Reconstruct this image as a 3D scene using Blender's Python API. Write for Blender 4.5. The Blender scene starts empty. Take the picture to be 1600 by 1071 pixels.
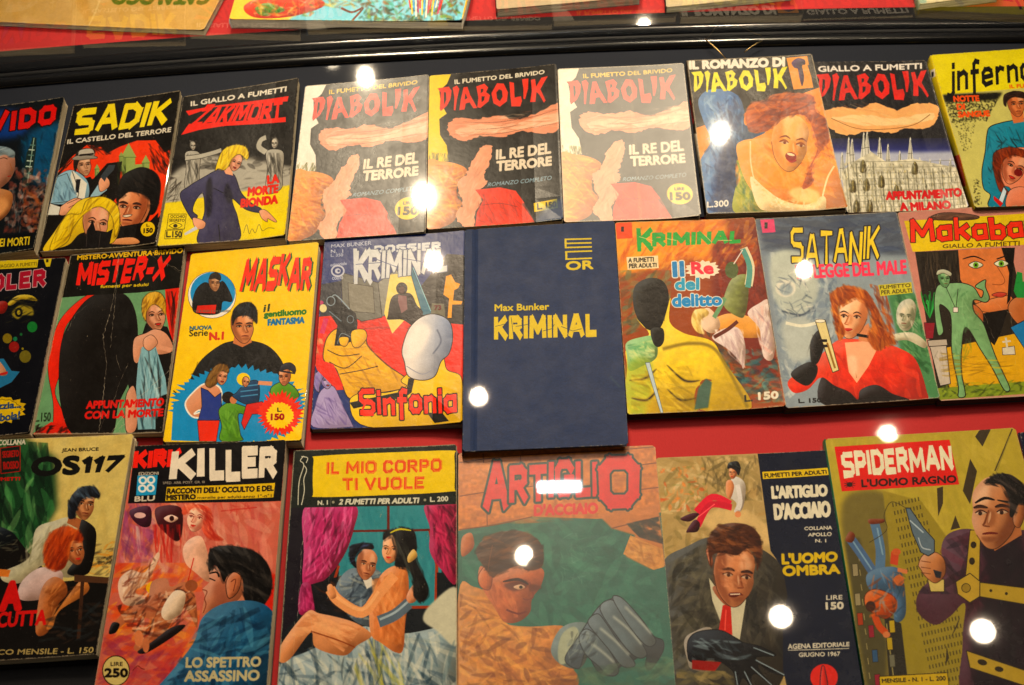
import bpy, math, random
import numpy as np
from mathutils import Matrix, Vector

# ------------------------------------------------------------------ camera
FPX, CXP, CYP = 1890.0, 800.0, 535.5          # focal length and centre, in pixels of a 1600 x 1071 frame
TILT, ROLL, HCAM = 31.0, -1.3, 0.866
_t, _r = math.radians(TILT), math.radians(ROLL)
FWD = np.array([0, math.sin(_t), -math.cos(_t)])
_R0 = np.array([1.0, 0, 0]); _U0 = np.cross(_R0, FWD)
RGT = _R0 * math.cos(_r) + _U0 * math.sin(_r)
UPV = -_R0 * math.sin(_r) + _U0 * math.cos(_r)
sc = bpy.context.scene
col = sc.collection
cam = bpy.data.cameras.new("camera"); cam_o = bpy.data.objects.new("camera", cam); col.objects.link(cam_o)
M3 = Matrix((RGT, UPV, -FWD)).transposed()
cam_o.matrix_world = Matrix.Translation((0, 0, HCAM)) @ M3.to_4x4()
cam.sensor_width = 36.0; cam.lens = FPX / 1600 * 36.0; cam.clip_start = 0.01; cam.clip_end = 60
cam.dof.use_dof = True; cam.dof.focus_distance = 1.02; cam.dof.aperture_fstop = 9.0
sc.camera = cam_o
sc.view_settings.view_transform = 'Standard'; sc.view_settings.look = 'None'
sc.view_settings.exposure = 0.0; sc.view_settings.gamma = 1.0
sc.render.engine = 'CYCLES'
sc.cycles.max_bounces = 6; sc.cycles.transparent_max_bounces = 12

def ray(px, py):
    d = FWD * FPX + RGT * (px - CXP) + UPV * (CYP - py)
    return d / np.linalg.norm(d)
def at(px, py, z=0.0):
    """where the line of sight through a photograph pixel meets height z"""
    d = ray(px, py); s = (z - HCAM) / d[2]
    return np.array([d[0] * s, d[1] * s, z])

# ------------------------------------------------------------------ room: dim, lit by ceiling spots
w = bpy.data.worlds.new("World"); sc.world = w; w.use_nodes = True
w.node_tree.nodes["Background"].inputs[0].default_value = (1.0, 0.86, 0.70, 1)
w.node_tree.nodes["Background"].inputs[1].default_value = 0.05

def emat(name, colr, s):
    m = bpy.data.materials.new(name); m.use_nodes = True; n = m.node_tree.nodes; n.clear()
    e = n.new("ShaderNodeEmission"); e.inputs[0].default_value = (*colr, 1); e.inputs[1].default_value = s
    o = n.new("ShaderNodeOutputMaterial"); m.node_tree.links.new(e.outputs[0], o.inputs[0]); return m
def pmat(name, colr, rough=0.5, spec=0.5, coat=0.0, metal=0.0):
    m = bpy.data.materials.new(name); m.use_nodes = True; b = m.node_tree.nodes["Principled BSDF"]
    b.inputs["Base Color"].default_value = (*colr, 1); b.inputs["Roughness"].default_value = rough
    b.inputs["Specular IOR Level"].default_value = spec; b.inputs["Coat Weight"].default_value = coat
    b.inputs["Coat Roughness"].default_value = 0.03; b.inputs["Metallic"].default_value = metal
    return m
def lin(c):
    if isinstance(c, str): c = [int(c[i:i + 2], 16) / 255 for i in (1, 3, 5)]
    return tuple(((x + .055) / 1.055) ** 2.4 if x > .04045 else x / 12.92 for x in c)
def mesh(name, verts, faces, mat, parent=None, smooth=False, uv=None):
    me = bpy.data.meshes.new(name); me.from_pydata([tuple(map(float, v)) for v in verts], [], faces)
    if uv is not None:
        l = me.uv_layers.new(name="UVMap")
        for lp in me.loops: l.data[lp.index].uv = uv[lp.vertex_index]
    if mat is not None: me.materials.append(mat)
    if smooth: me.shade_smooth()
    me.update(); o = bpy.data.objects.new(name, me); col.objects.link(o)
    if parent is not None: o.parent = parent
    return o
def empty(name, loc, label, cat, group=None):
    o = bpy.data.objects.new(name, None); col.objects.link(o); o.location = loc; o.empty_display_size = .02
    o["label"] = label; o["category"] = cat
    if group: o["group"] = group
    return o
def frustum(name, x0, x1, r0, r1, z0, z1, mat, parent, n=24, cap=True):
    vs = [(r * math.cos(2 * math.pi * i / n), r * math.sin(2 * math.pi * i / n), z) for r, z in ((r0, z0), (r1, z1)) for i in range(n)]
    fs = [(i, (i + 1) % n, n + (i + 1) % n, n + i) for i in range(n)]
    if cap: fs.append(tuple(range(n, 2 * n)))
    return mesh(name, vs, fs, mat, parent, True)

# lamps hang where the reflections in the photograph place them (mirrored in the plane of the covers)
M_BULB = emat("halogen_bulb", (1.0, 0.80, 0.56), 140.0)
M_HOUSE = pmat("lamp_housing", (.02, .02, .02), .5)
ZL = 2.45
def mirror_point(px, py, zl=ZL, zp=0.01):
    h = at(px, py, zp); d = ray(px, py); d[2] = -d[2]
    return h + d * ((zl - zp) / d[2])
LAMPS = [(519, 96, .19, 0), (571, 119, .24, 140), (663, 311, .24, 200), (748, 623, .25, 9), (678, 410, .24, 60), (1256, 424, .24, 9),
         (1124, 214, .23, 160), (1388, 676, .26, 6), (1221, 962, .30, 5), (1536, 986, .31, 5), (820, 867, .26, 5), (1006, 42, .18, 14)]
WHERE = ["on the black rail left of centre", "above the first white-margined comic", "at the lower right of the first white-margined comic", "low on the blue hardback's left edge", "over the white title of the revolver comic",
         "over the pink words of the grey comic", "on the blue drapery of the orange comic", "on the red cloth above the rightmost comic", "on the lunging man comic", "on the maroon man comic", "on the brown comic, half hidden by a barn door", "on the rail right of centre"]
for (px, py, k, watt), where in zip(LAMPS, WHERE):
    p = mirror_point(px, py)
    L = empty("ceiling_spotlight", tuple(p), "halogen ceiling spotlight mirrored " + where, "spotlight", "ceiling spotlights mirrored as bright dots")
    rr = .040 * k / .40
    bl = frustum("bulb", 0, 0, rr, rr, 0, 0.004, M_BULB, L); 
    me = bl.data
    frustum("housing", 0, 0, rr * 1.5, rr * 1.3, -0.01, 0.12, M_HOUSE, L)
    if (px, py) == (820, 867):  # its barn door hides half of the bulb
        mesh('barn_door', [(.003, -.06, -.004), (.07, -.06, -.004), (.07, .06, -.004), (.003, .06, -.004), (.003, -.06, -.007), (.07, -.06, -.007), (.07, .06, -.007), (.003, .06, -.007)],
             [(0, 1, 2, 3), (7, 6, 5, 4), (0, 4, 5, 1), (1, 5, 6, 2), (2, 6, 7, 3), (3, 7, 4, 0)], M_HOUSE, L)
    if watt:
        ld = bpy.data.lights.new("halogen_beam", 'SPOT'); ld.energy = watt; ld.color = (1.0, 0.78, 0.54)
        ld.spot_size = math.radians(28 if watt > 10 else 60); ld.spot_blend = 1.0; ld.shadow_soft_size = .018
        lo = bpy.data.objects.new("halogen_beam", ld); col.objects.link(lo); lo.location = (p[0], p[1], p[2] - .015)
        tgt = Vector(tuple(at(850, 190)))
        lo.rotation_euler = (tgt - lo.location).to_track_quat('-Z', 'Y').to_euler()
p = mirror_point(874, 757)
L = empty("strip_lamp", tuple(p), "short bright white strip lamp mirrored as a bar on the brown cover", "lamp")
W2, H2 = .063, .011
mesh("tube", [(-W2, -H2, 0), (W2, -H2, 0), (W2, H2, 0), (-W2, H2, 0), (-W2, -H2, .02), (W2, -H2, .02), (W2, H2, .02), (-W2, H2, .02)],
     [(0, 3, 2, 1), (4, 5, 6, 7), (0, 1, 5, 4), (1, 2, 6, 5), (2, 3, 7, 6), (3, 0, 4, 7)], emat("strip_glow", (.95, .97, 1.0), 140.0), L)

INK = '#1a120e'
# ------------------------------------------------------------------ drawing the printed covers (all generated here, nothing loaded)
def hx(c):
    return np.array([int(c[i:i + 2], 16) / 255 for i in (1, 3, 5)], np.float32) if isinstance(c, str) else np.array(c, np.float32)
def homog(src, dst):
    A = []
    for (x, y), (u, v) in zip(src, dst):
        A.append([x, y, 1, 0, 0, 0, -u * x, -u * y, -u]); A.append([0, 0, 0, x, y, 1, -v * x, -v * y, -v])
    return np.linalg.svd(np.array(A, float))[2][-1].reshape(3, 3)
def hmap(H, P):
    P = np.asarray(P, float).reshape(-1, 2); q = np.c_[P, np.ones(len(P))] @ H.T
    return q[:, :2] / q[:, 2:]
def pts(s):
    if isinstance(s, str): return np.array([[float(v) for v in t.split(',')] for t in s.split()])
    return np.asarray(s, float).reshape(-1, 2)
def smooth_closed(P, n=6, closed=True):
    P = np.asarray(P); m = len(P); out = []
    for i in range(m if closed else m - 1):
        if closed: a, b, c, d = P[i - 1], P[i], P[(i + 1) % m], P[(i + 2) % m]
        else: a, b, c, d = P[max(i - 1, 0)], P[i], P[i + 1], P[min(i + 2, m - 1)]
        for k in range(n):
            t = k / n
            out.append(.5 * (2 * b + (c - a) * t + (2 * a - 5 * b + 4 * c - d) * t * t + (3 * b - a - 3 * c + d) * t ** 3))
    if not closed: out.append(P[-1])
    return np.array(out)
def box1(a, r, ax):
    if r < 1: return a
    p = [(0, 0)] * a.ndim; p[ax] = (r + 1, r)
    c = np.cumsum(np.pad(a, p, mode='edge'), axis=ax, dtype=np.float64); n = a.shape[ax]
    s1 = [slice(None)] * a.ndim; s0 = list(s1); s1[ax] = slice(2 * r + 1, 2 * r + 1 + n); s0[ax] = slice(0, n)
    return ((c[tuple(s1)] - c[tuple(s0)]) / (2 * r + 1)).astype(np.float32)
def blur(a, r):
    r = int(round(r))
    for _ in range(2): a = box1(box1(a, r, 0), r, 1)
    return a
def vnoise(h, w, cell, rng, aspect=1.0):
    gy, gx = int(h / cell) + 3, int(w / (cell * aspect)) + 3
    g = rng.random((gy, gx)).astype(np.float32)
    y = np.arange(h) / cell; x = np.arange(w) / (cell * aspect)
    iy, ix = y.astype(int), x.astype(int); fy, fx = (y - iy)[:, None], (x - ix)[None]
    fy, fx = fy * fy * (3 - 2 * fy), fx * fx * (3 - 2 * fx)
    a = g[iy][:, ix] * (1 - fx) + g[iy][:, ix + 1] * fx; b = g[iy + 1][:, ix] * (1 - fx) + g[iy + 1][:, ix + 1] * fx
    return (a * (1 - fy) + b * fy) * 2 - 1
_gl = {}
def glyphs(s):
    """outline edges of a word in Blender's built-in font, scaled into the unit square (y down)"""
    if s in _gl: return _gl[s]
    c = bpy.data.curves.new("t", 'FONT'); c.body = s; c.fill_mode = 'NONE'; c.resolution_u = 3
    o = bpy.data.objects.new("t", c); me = o.to_mesh()
    v = np.empty(len(me.vertices) * 3); me.vertices.foreach_get("co", v); v = v.reshape(-1, 3)[:, :2]
    e = np.empty(len(me.edges) * 2, int); me.edges.foreach_get("vertices", e); e = e.reshape(-1, 2)
    o.to_mesh_clear(); bpy.data.objects.remove(o); bpy.data.curves.remove(c)
    lo, hi = v.min(0), v.max(0); v = (v - lo) / np.maximum(hi - lo, 1e-6); v[:, 1] = 1 - v[:, 1]
    _gl[s] = (v, e); return _gl[s]
def bil(q, uv):
    u, v = uv[:, :1], uv[:, 1:]
    return q[0] * (1 - u) * (1 - v) + q[1] * u * (1 - v) + q[2] * u * v + q[3] * (1 - u) * v
G = {  # block letters drawn as pen strokes: width, strokes
 'A': (.8, ["0,1 .33,0 .47,0 .8,1", ".14,.66 .66,.66"]), 'B': (.66, ["0,0 0,1", "0,0 .45,0 .6,.12 .6,.36 .45,.48 0,.48", ".45,.48 .66,.62 .66,.86 .5,1 0,1"]),
 'C': (.62, [".62,.2 .5,0 .14,0 0,.2 0,.8 .14,1 .5,1 .62,.8"]), 'D': (.68, ["0,0 0,1", "0,0 .42,0 .68,.24 .68,.76 .42,1 0,1"]),
 'E': (.56, ["0,0 0,1", "0,0 .56,0", "0,.49 .46,.49", "0,1 .56,1"]), 'F': (.54, ["0,0 0,1", "0,0 .54,0", "0,.49 .44,.49"]),
 'G': (.68, [".66,.2 .5,0 .14,0 0,.2 0,.8 .14,1 .5,1 .68,.82 .68,.55 .4,.55"]), 'H': (.66, ["0,0 0,1", ".66,0 .66,1", "0,.5 .66,.5"]),
 'I': (.0, ["0,0 0,1"]), 'J': (.4, [".4,0 .4,.82 .28,1 .08,1 0,.82"]), 'K': (.66, ["0,0 0,1", ".62,0 .06,.55", ".18,.42 .66,1"]),
 'L': (.5, ["0,0 0,1", "0,1 .5,1"]), 'M': (.9, ["0,1 0.04,0", ".04,0 .45,.72", ".45,.72 .86,0", ".86,0 .9,1"]), 'N': (.68, ["0,1 0,0", "0,0 .68,1", ".68,1 .68,0"]),
 'O': (.7, [".16,0 .54,0 .7,.2 .7,.8 .54,1 .16,1 0,.8 0,.2 .16,0"]), 'P': (.6, ["0,0 0,1", "0,0 .45,0 .6,.13 .6,.42 .45,.56 0,.56"]),
 'R': (.64, ["0,0 0,1", "0,0 .45,0 .6,.13 .6,.4 .45,.53 0,.53", ".3,.53 .64,1"]), 'S': (.66, [".66,0 .12,0 0,.12 0,.38 .12,.48 .54,.52 .66,.62 .66,.88 .54,1 0,1"]),
 'T': (.64, ["0,0 .64,0", ".32,0 .32,1"]), 'U': (.66, ["0,0 0,.8 .14,1 .52,1 .66,.8 .66,0"]), 'V': (.72, ["0,0 .36,1 .72,0"]),
 'X': (.72, ["0,0 .72,1", ".72,0 0,1"]), 'Y': (.7, ["0,0 .35,.5 .7,0", ".35,.5 .35,1"]), 'Z': (.66, ["0,0 .66,0 0,1 .66,1"]), '-': (.34, ["0,.55 .34,.55"]),
 '1': (.2, ["0,.2 .2,0 .2,1"]), '7': (.56, ["0,0 .56,0 .2,1"]), '0': (.6, [".14,0 .46,0 .6,.2 .6,.8 .46,1 .14,1 0,.8 0,.2 .14,0"]),
 'a': (.5, [".5,.35 .5,1", ".5,.4 .12,.4 0,.52 0,.88 .12,1 .5,.95"]), 'b': (.5, ["0,0 0,1", "0,.45 .38,.4 .5,.52 .5,.86 .38,1 0,.95"]), 'k': (.5, ["0,0 0,1", ".48,.38 .04,.7", ".16,.62 .5,1"]),
 'i': (0, ["0,.38 0,1", "0,.05 0,.14"]), 'n': (.46, ["0,.38 0,1", "0,.5 .3,.38 .46,.5 .46,1"]), 'f': (.36, [".4,.04 .24,0 .14,.12 .14,1.25", "0,.42 .36,.42"]),
 'o': (.5, [".12,.38 .38,.38 .5,.52 .5,.86 .38,1 .12,1 0,.86 0,.52 .12,.38"]), 'r': (.36, ["0,.38 0,1", "0,.55 .2,.38 .36,.44"]), 'e': (.5, ["0,.7 .5,.66 .46,.46 .34,.38 .12,.38 0,.52 0,.86 .14,1 .48,.94"]),
 'j': (.3, [".3,.38 .3,1.1 .18,1.25 0,1.2", ".3,.05 .3,.14"]), 'l': (0, ["0,0 0,1"]), 'd': (.5, [".5,0 .5,1", ".5,.4 .12,.4 0,.52 0,.88 .12,1 .5,.95"]), 't': (.34, [".14,.1 .14,.92 .34,1", "0,.38 .34,.38"]),
 'c': (.46, [".46,.48 .34,.38 .12,.38 0,.52 0,.86 .12,1 .34,1 .46,.9"]), 'm': (.8, ["0,.38 0,1", "0,.46 .3,.38 .4,.5 .4,1", ".4,.46 .7,.38 .8,.5 .8,1"])}

class Canvas:
    def __init__(s, quad, S=2.6, seed=1, bg='#222222'):
        q = np.array(quad, float)
        W = int(max(np.linalg.norm(q[1] - q[0]), np.linalg.norm(q[2] - q[3])) * S)
        Hh = int(max(np.linalg.norm(q[3] - q[0]), np.linalg.norm(q[2] - q[1])) * S)
        s.w, s.h, s.S = W, Hh, S; s.H = homog(q, [(0, 0), (W, 0), (W, Hh), (0, Hh)])
        s.a = np.empty((Hh, W, 3), np.float32); s.a[:] = hx(bg); s.rng = np.random.default_rng(seed); s.z(0, 0, 1); s.pre = None; s.ink = False
        s.film = np.zeros((Hh, W), np.float32)
    def z(s, x0, y0, k, pre=None): s.fx, s.fy, s.k = x0, y0, k; s.pre = pre
    def T(s, P):
        P = pts(P); P = P / s.k + [s.fx, s.fy]
        if s.pre is not None: P = hmap(s.pre, P)
        return hmap(s.H, P)
    def px(s, w): return w / s.k * s.S
    def mask(s, segs):
        """segs: N x 4 canvas-space edges, even-odd filled, 2x supersampled -> (mask, x0, y0)"""
        segs = np.asarray(segs, float)
        x0 = int(max(0, math.floor(min(segs[:, 0].min(), segs[:, 2].min())))); x1 = int(min(s.w, math.ceil(max(segs[:, 0].max(), segs[:, 2].max())) + 1))
        y0 = int(max(0, math.floor(min(segs[:, 1].min(), segs[:, 3].min())))); y1 = int(min(s.h, math.ceil(max(segs[:, 1].max(), segs[:, 3].max())) + 1))
        if x1 <= x0 or y1 <= y0: return None
        wd, ht = (x1 - x0) * 2, (y1 - y0) * 2
        e = (segs - [x0, y0, x0, y0]) * 2
        up = e[:, 1] > e[:, 3]; e[up] = e[up][:, [2, 3, 0, 1]]
        r0 = np.clip(np.ceil(e[:, 1] - .5), 0, ht).astype(int); r1 = np.clip(np.ceil(e[:, 3] - .5), 0, ht).astype(int)
        n = np.maximum(r1 - r0, 0); k = np.repeat(np.arange(len(e)), n)
        if not len(k): return None
        rows = np.arange(n.sum()) - np.repeat(np.cumsum(n) - n, n) + r0[k]
        xs = e[k, 0] + (rows + .5 - e[k, 1]) / (e[k, 3] - e[k, 1]) * (e[k, 2] - e[k, 0])
        cols = np.clip(np.ceil(xs - .5), 0, wd).astype(int)
        g = np.zeros((ht, wd + 1), np.int32); np.add.at(g, (rows, cols), 1)
        g = (np.cumsum(g, 1)[:, :wd] & 1).astype(np.float32)
        return g.reshape(y1 - y0, 2, x1 - x0, 2).mean((1, 3)), x0, y0
    def loop(s, Q): return np.c_[Q, np.roll(Q, -1, 0)]
    def put(s, m, c, al=1.0, soft=0, g=None, tex=0.0):
        if m is None: return
        m, x0, y0 = m
        if soft >= 1:
            r = int(round(soft)); p = 2 * r + 1
            X0, Y0 = max(0, x0 - p), max(0, y0 - p); X1, Y1 = min(s.w, x0 + m.shape[1] + p), min(s.h, y0 + m.shape[0] + p)
            b = np.zeros((Y1 - Y0, X1 - X0), np.float32); b[y0 - Y0:y0 - Y0 + m.shape[0], x0 - X0:x0 - X0 + m.shape[1]] = m
            m = blur(b, r); x0, y0 = X0, Y0
        A = s.a[y0:y0 + m.shape[0], x0:x0 + m.shape[1]]; c = hx(c)
        if g is not None:
            c2, gx0, gy0, gx1, gy1 = g; a, b = s.T([[gx0, gy0], [gx1, gy1]]); d = b - a
            yy, xx = np.mgrid[y0:y0 + m.shape[0], x0:x0 + m.shape[1]]
            t = np.clip(((xx - a[0]) * d[0] + (yy - a[1]) * d[1]) / (d @ d), 0, 1)[..., None].astype(np.float32)
            c = c * (1 - t) + hx(c2) * t
        if tex: c = c * (1 + tex * vnoise(*m.shape, max(3, 5 * s.S), s.rng)[..., None])
        m = (m * al)[..., None]; A[:] = A * (1 - m) + c * m
    def poly(s, P, c, sm=0, soft=0, g=None, al=1.0, tex=0.0, ln=None, lw=1.5):
        P = pts(P)
        if sm: P = smooth_closed(P)
        s.put(s.mask(s.loop(s.T(P))), c, al, s.px(soft), g, tex)
        if ln: s.line(np.r_[P, P[:1]], ln, lw, sm=0)
    def blob(s, P, c, **k):
        """smooth patch painted with some volume: lighter on its upper left, darker on its lower right"""
        ln, lw = k.pop('ln', None), k.pop('lw', 1.5); s.poly(P, c, sm=1, **k)
        Q = smooth_closed(pts(P)); m = s.mask(s.loop(s.T(Q)))
        if m is not None and 'soft' not in k and min(m[0].shape) > 14:
            m, x0, y0 = m; r = int(min(m.shape) * .16) + 1; pd = 2 * r; b = blur(np.pad(m, pd), r); d = max(1, int(r * .7)); h, w = m.shape
            sh = b[pd - d:pd - d + h, pd - d:pd - d + w] - b[pd + d:pd + d + h, pd + d:pd + d + w]
            nz = 1 + .15 * vnoise(h, w, max(4, r * .8), s.rng)
            A = s.a[y0:y0 + h, x0:x0 + w]; f = (-sh * nz * m)[..., None] * np.array([.46, .52, .58], np.float32) * (.45 if s.ink else 1)
            A[:] = np.where(f > 0, A + (1 - A) * f * .55, A * (1 + f))
        if not ln and s.ink and 'soft' not in k: ln, lw = INK, 2.6
        if ln: s.line(np.r_[Q, Q[:1]], ln, lw, sm=0)
    def ell(s, x, y, rx, ry, c, ang=0, **k):
        t = np.linspace(0, 2 * math.pi, 28, endpoint=False); ca, sa = math.cos(math.radians(ang)), math.sin(math.radians(ang))
        X, Y = rx * np.cos(t), ry * np.sin(t); s.poly(np.c_[x + X * ca - Y * sa, y + X * sa + Y * ca], c, **k)
    def strip(s, P, w, taper=0.0):
        Q = s.T(P); d = np.gradient(Q, axis=0); d /= np.maximum(np.linalg.norm(d, axis=1, keepdims=True), 1e-6); nn = np.c_[-d[:, 1], d[:, 0]]
        t = np.linspace(0, 1, len(Q))[:, None]; ww = s.px(w) / 2 * (1 - taper + taper * np.sin(np.pi * t) * 1.15)
        return np.r_[Q + nn * ww, (Q - nn * ww)[::-1]]
    def line(s, P, c, w=2, sm=1, taper=0.0, al=1.0, soft=0):
        P = pts(P)
        if sm and len(P) > 2: P = smooth_closed(P, 5, closed=False)
        elif len(P) > 2:  # corners: one short strip per edge
            for a, b in zip(P[:-1], P[1:]): s.line([a, b], c, w, 0, taper, al)
            return
        elif taper: P = P[0] + (P[1] - P[0]) * np.linspace(0, 1, 6)[:, None]
        s.put(s.mask(s.loop(s.strip(P, w, taper))), c, al, s.px(soft))
    def brush(s, P, cs, n, L, W, ang, ja=25, al=.6, curve=.15, over=.0):
        """paint strokes scattered inside a polygon and kept within its outline (let out a little by over)"""
        P = pts(P); lo, hi = P.min(0), P.max(0); k = 0; mk = s.mask(s.loop(s.T(P)))
        if mk is None: return
        mk = s.dil(mk, min(over * s.px(L), 9)); m, mx, my = mk; m = blur(m, max(1, s.px(1.2)))
        keep = s.a[my:my + m.shape[0], mx:mx + m.shape[1]].copy(); old = s.a.copy()
        for _ in range(n * 6):
            if k >= n: break
            q = lo + (hi - lo) * s.rng.random(2)
            x, y = q; ins = False
            for (xa, ya), (xb, yb) in zip(P, np.roll(P, -1, 0)):
                if (ya > y) != (yb > y) and x < (xb - xa) * (y - ya) / (yb - ya) + xa: ins = not ins
            if not ins: continue
            k += 1; a = math.radians(ang + s.rng.normal() * ja); l = L * (.5 + s.rng.random()); d = np.array([math.cos(a), math.sin(a)]) * l / 2; nn = np.array([-d[1], d[0]]) * curve * s.rng.normal()
            s.line([q - d, q + nn * .5, q + d], cs[s.rng.integers(len(cs))], W * 1.15 * (.5 + s.rng.random()), taper=.8, al=al * (.42 + .35 * s.rng.random()))
        new = blur(s.a[my:my + m.shape[0], mx:mx + m.shape[1]], 1); s.a = old
        s.a[my:my + m.shape[0], mx:mx + m.shape[1]] = keep + (new - keep) * m[..., None]
    def hair(s, P, c, dark, lite, n, L, W, ang, ja=22):
        s.blob(P, c); s.brush(P, [dark, dark, lite, c, c], n, L, W * 1.3, ang, ja * .55, .55, .2, .12)
    def dil(s, mk, r):
        """grow a mask by r canvas pixels, fractions included"""
        f = int(r); a = s.dil0(mk, f); b = s.dil0(mk, f + 1); m, x0, y0 = b
        am = np.zeros_like(m); oy, ox = a[2] - y0, a[1] - x0; am[oy:oy + a[0].shape[0], ox:ox + a[0].shape[1]] = a[0]
        return am + (m - am) * (r - f), x0, y0
    def dil0(s, mk, r):
        m, x0, y0 = mk; r = int(r)
        if r < 1: return mk
        p = r; X0, Y0 = max(0, x0 - p), max(0, y0 - p); X1, Y1 = min(s.w, x0 + m.shape[1] + p), min(s.h, y0 + m.shape[0] + p)
        b = np.zeros((Y1 - Y0, X1 - X0), np.float32); b[y0 - Y0:y0 - Y0 + m.shape[0], x0 - X0:x0 - X0 + m.shape[1]] = m; o = b.copy()
        for dy in range(-r, r + 1):
            for dx in range(-r, r + 1):
                if dx * dx + dy * dy > (r + .4) ** 2 or not (dx or dy): continue
                ys, yd = slice(max(0, -dy), b.shape[0] - max(0, dy)), slice(max(0, dy), b.shape[0] - max(0, -dy))
                xs, xd = slice(max(0, -dx), b.shape[1] - max(0, dx)), slice(max(0, dx), b.shape[1] - max(0, -dx))
                o[yd, xd] = np.maximum(o[yd, xd], b[ys, xs])
        return o, X0, Y0
    def text(s, t, q, c, bold=.06, out=None, al=1.0):
        q = pts(q)
        if len(q) == 2: (xa, ya), (xb, yb) = q; q = np.array([(xa, ya), (xb, ya), (xb, yb), (xa, yb)])
        v, e = glyphs(t); V = s.T(bil(q, v)); mk = s.mask(np.c_[V[e[:, 0]], V[e[:, 1]]])
        if mk is None: return
        cap = np.linalg.norm(s.T(q)[3] - s.T(q)[0]); mk = s.dil(mk, bold * cap * .72)
        if out: s.put(s.dil(mk, out[1] * cap), out[0])
        s.put(mk, c, al)
    def logo(s, t, q, c, th=.2, gap=.12, out=None, jit=0.0, wj=0.0, al=1.0, g=None, get=False):
        q = pts(q)
        if len(q) == 2: (xa, ya), (xb, yb) = q; q = np.array([(xa, ya), (xb, ya), (xb, yb), (xa, yb)])
        ws = [.3 if ch == ' ' else G[ch][0] + th for ch in t]; tot = sum(ws) + gap * (len(t) - 1); x = 0; mk = None
        full = np.zeros((s.h, s.w), np.float32); asp = np.linalg.norm(q[1] - q[0]) / np.linalg.norm(q[3] - q[0]) / tot
        rng = np.random.default_rng(len(t) * 7 + 3)
        for ch, wl in zip(t, ws):
            jy, js = rng.normal() * jit, rng.normal() * jit * .5
            if ch != ' ':
                for st in G[ch][1]:
                    P = pts(st).copy(); P[:, 1] = th / 2 + P[:, 1] * (1 - th); P[:, 0] += th / 2
                    closed = np.allclose(P[0], P[-1])
                    for i in range(len(P) - 1):
                        a, b = P[i], P[i + 1]; d = (b - a) / max(np.linalg.norm(b - a), 1e-6); n = np.array([-d[1], d[0]]) * th / 2; e0 = d * th * .38
                        k0, k1 = 1 + wj * rng.normal(), 1 + wj * rng.normal()
                        Qd = np.array([a - e0 + n * k0, b + e0 + n * k1, b + e0 - n * k1, a - e0 - n * k0])
                        Qd[:, 0] += js * (Qd[:, 1] - .5)
                        uv = np.c_[(x + Qd[:, 0]) / tot, Qd[:, 1] + jy]
                        m = s.mask(s.loop(s.T(bil(q, uv))))
                        if m is not None:
                            mm, X, Y = m; v = full[Y:Y + mm.shape[0], X:X + mm.shape[1]]; np.maximum(v, mm, out=v)
            x += wl + gap
        ys, xs = np.nonzero(full)
        if not len(ys): return
        y0, y1, x0, x1 = ys.min(), ys.max() + 1, xs.min(), xs.max() + 1; mk = (full[y0:y1, x0:x1], x0, y0)
        cap = np.linalg.norm(s.T(q)[3] - s.T(q)[0])
        if out: s.put(s.dil(mk, out[1] * cap), out[0])
        s.put(mk, c, al, g=g)
    def jag(s, x, y, rx, ry, c, n=26, ja=.25, **k):
        t = np.linspace(0, 2 * math.pi, n * 2, endpoint=False); r = 1 + np.where(np.arange(n * 2) % 2, -ja, ja) * s.rng.random(n * 2)
        s.poly(np.c_[x + rx * r * np.cos(t), y + ry * r * np.sin(t)], c, **k)
    def face(s, x, y, h, ang=0, d=1, skin='#d8a080', dark='#8a5038', ink='#22140e', fem=False, shade=1):
        ca, sa = math.cos(math.radians(ang)), math.sin(math.radians(ang))
        def L(P): P = pts(P); return np.c_[x + h * (P[:, 0] * ca - P[:, 1] * sa), y + h * (P[:, 0] * sa + P[:, 1] * ca)]
        o = lambda P: L(pts(P) * [d, 1])
        s.blob(o("-.32,-.3 -.18,-.48 .1,-.5 .3,-.3 .31,-.05 .33,.1 .27,.3 .14,.48 -.02,.49 -.22,.3 -.33,.02"), skin)
        if shade:
            s.blob(o("-.32,-.3 -.2,-.4 -.14,-.1 -.16,.12 -.04,.3 .0,.49 -.22,.3 -.33,.02"), dark, soft=h * .03, al=.75)
            s.blob(o(".0,-.02 .1,-.06 .13,.14 .06,.2 .0,.12"), dark, soft=h * .02, al=.5)
            s.blob(o(".0,.34 .2,.33 .16,.4 .04,.4"), dark, soft=h * .015, al=.6)
            s.blob(o(".1,-.4 .26,-.25 .24,-.12 .08,-.14"), '#ffe6c8', soft=h * .03, al=.35)
        for ex in (-.1, .2):
            s.blob(o([(ex - .075, 0), (ex, -.028), (ex + .075, 0), (ex, .022)]), '#d2bda4'); s.ell(*L([(d * (ex + .01), -.002)])[0], h * .028, h * .032, ink)
            s.line(o([(ex - .09, .0), (ex, -.045), (ex + .08, -.01)]), ink, h * (.03 if fem else .022), taper=.4)
            s.line(o([(ex - .1, -.075), (ex + .01, -.12 if fem else -.1), (ex + .1, -.08)]), ink, h * (.028 if fem else .05), taper=.6)
        s.line(o(".09,-.04 .15,.13 .17,.17 .08,.19"), dark, h * .03, taper=.4); s.line(o(".06,-.02 .1,.14"), '#ffe4c4', h * .03, taper=.8, al=.4)
        s.blob(o("-.2,-.1 -.02,-.1 .0,-.02 -.18,.0"), dark, soft=h * .02, al=.35); s.blob(o(".12,-.1 .28,-.1 .28,-.01 .14,-.01"), dark, soft=h * .02, al=.35)
        if fem: s.blob(o("-.02,.28 .08,.26 .18,.28 .09,.34"), '#b03028')
        else: s.line(o("-.03,.29 .08,.28 .19,.29"), '#5a2018', h * .035, taper=.5)
        s.line(o("-.33,.02 -.22,.3 -.02,.49 .14,.48 .27,.3"), ink, h * .012, al=.7)
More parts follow.
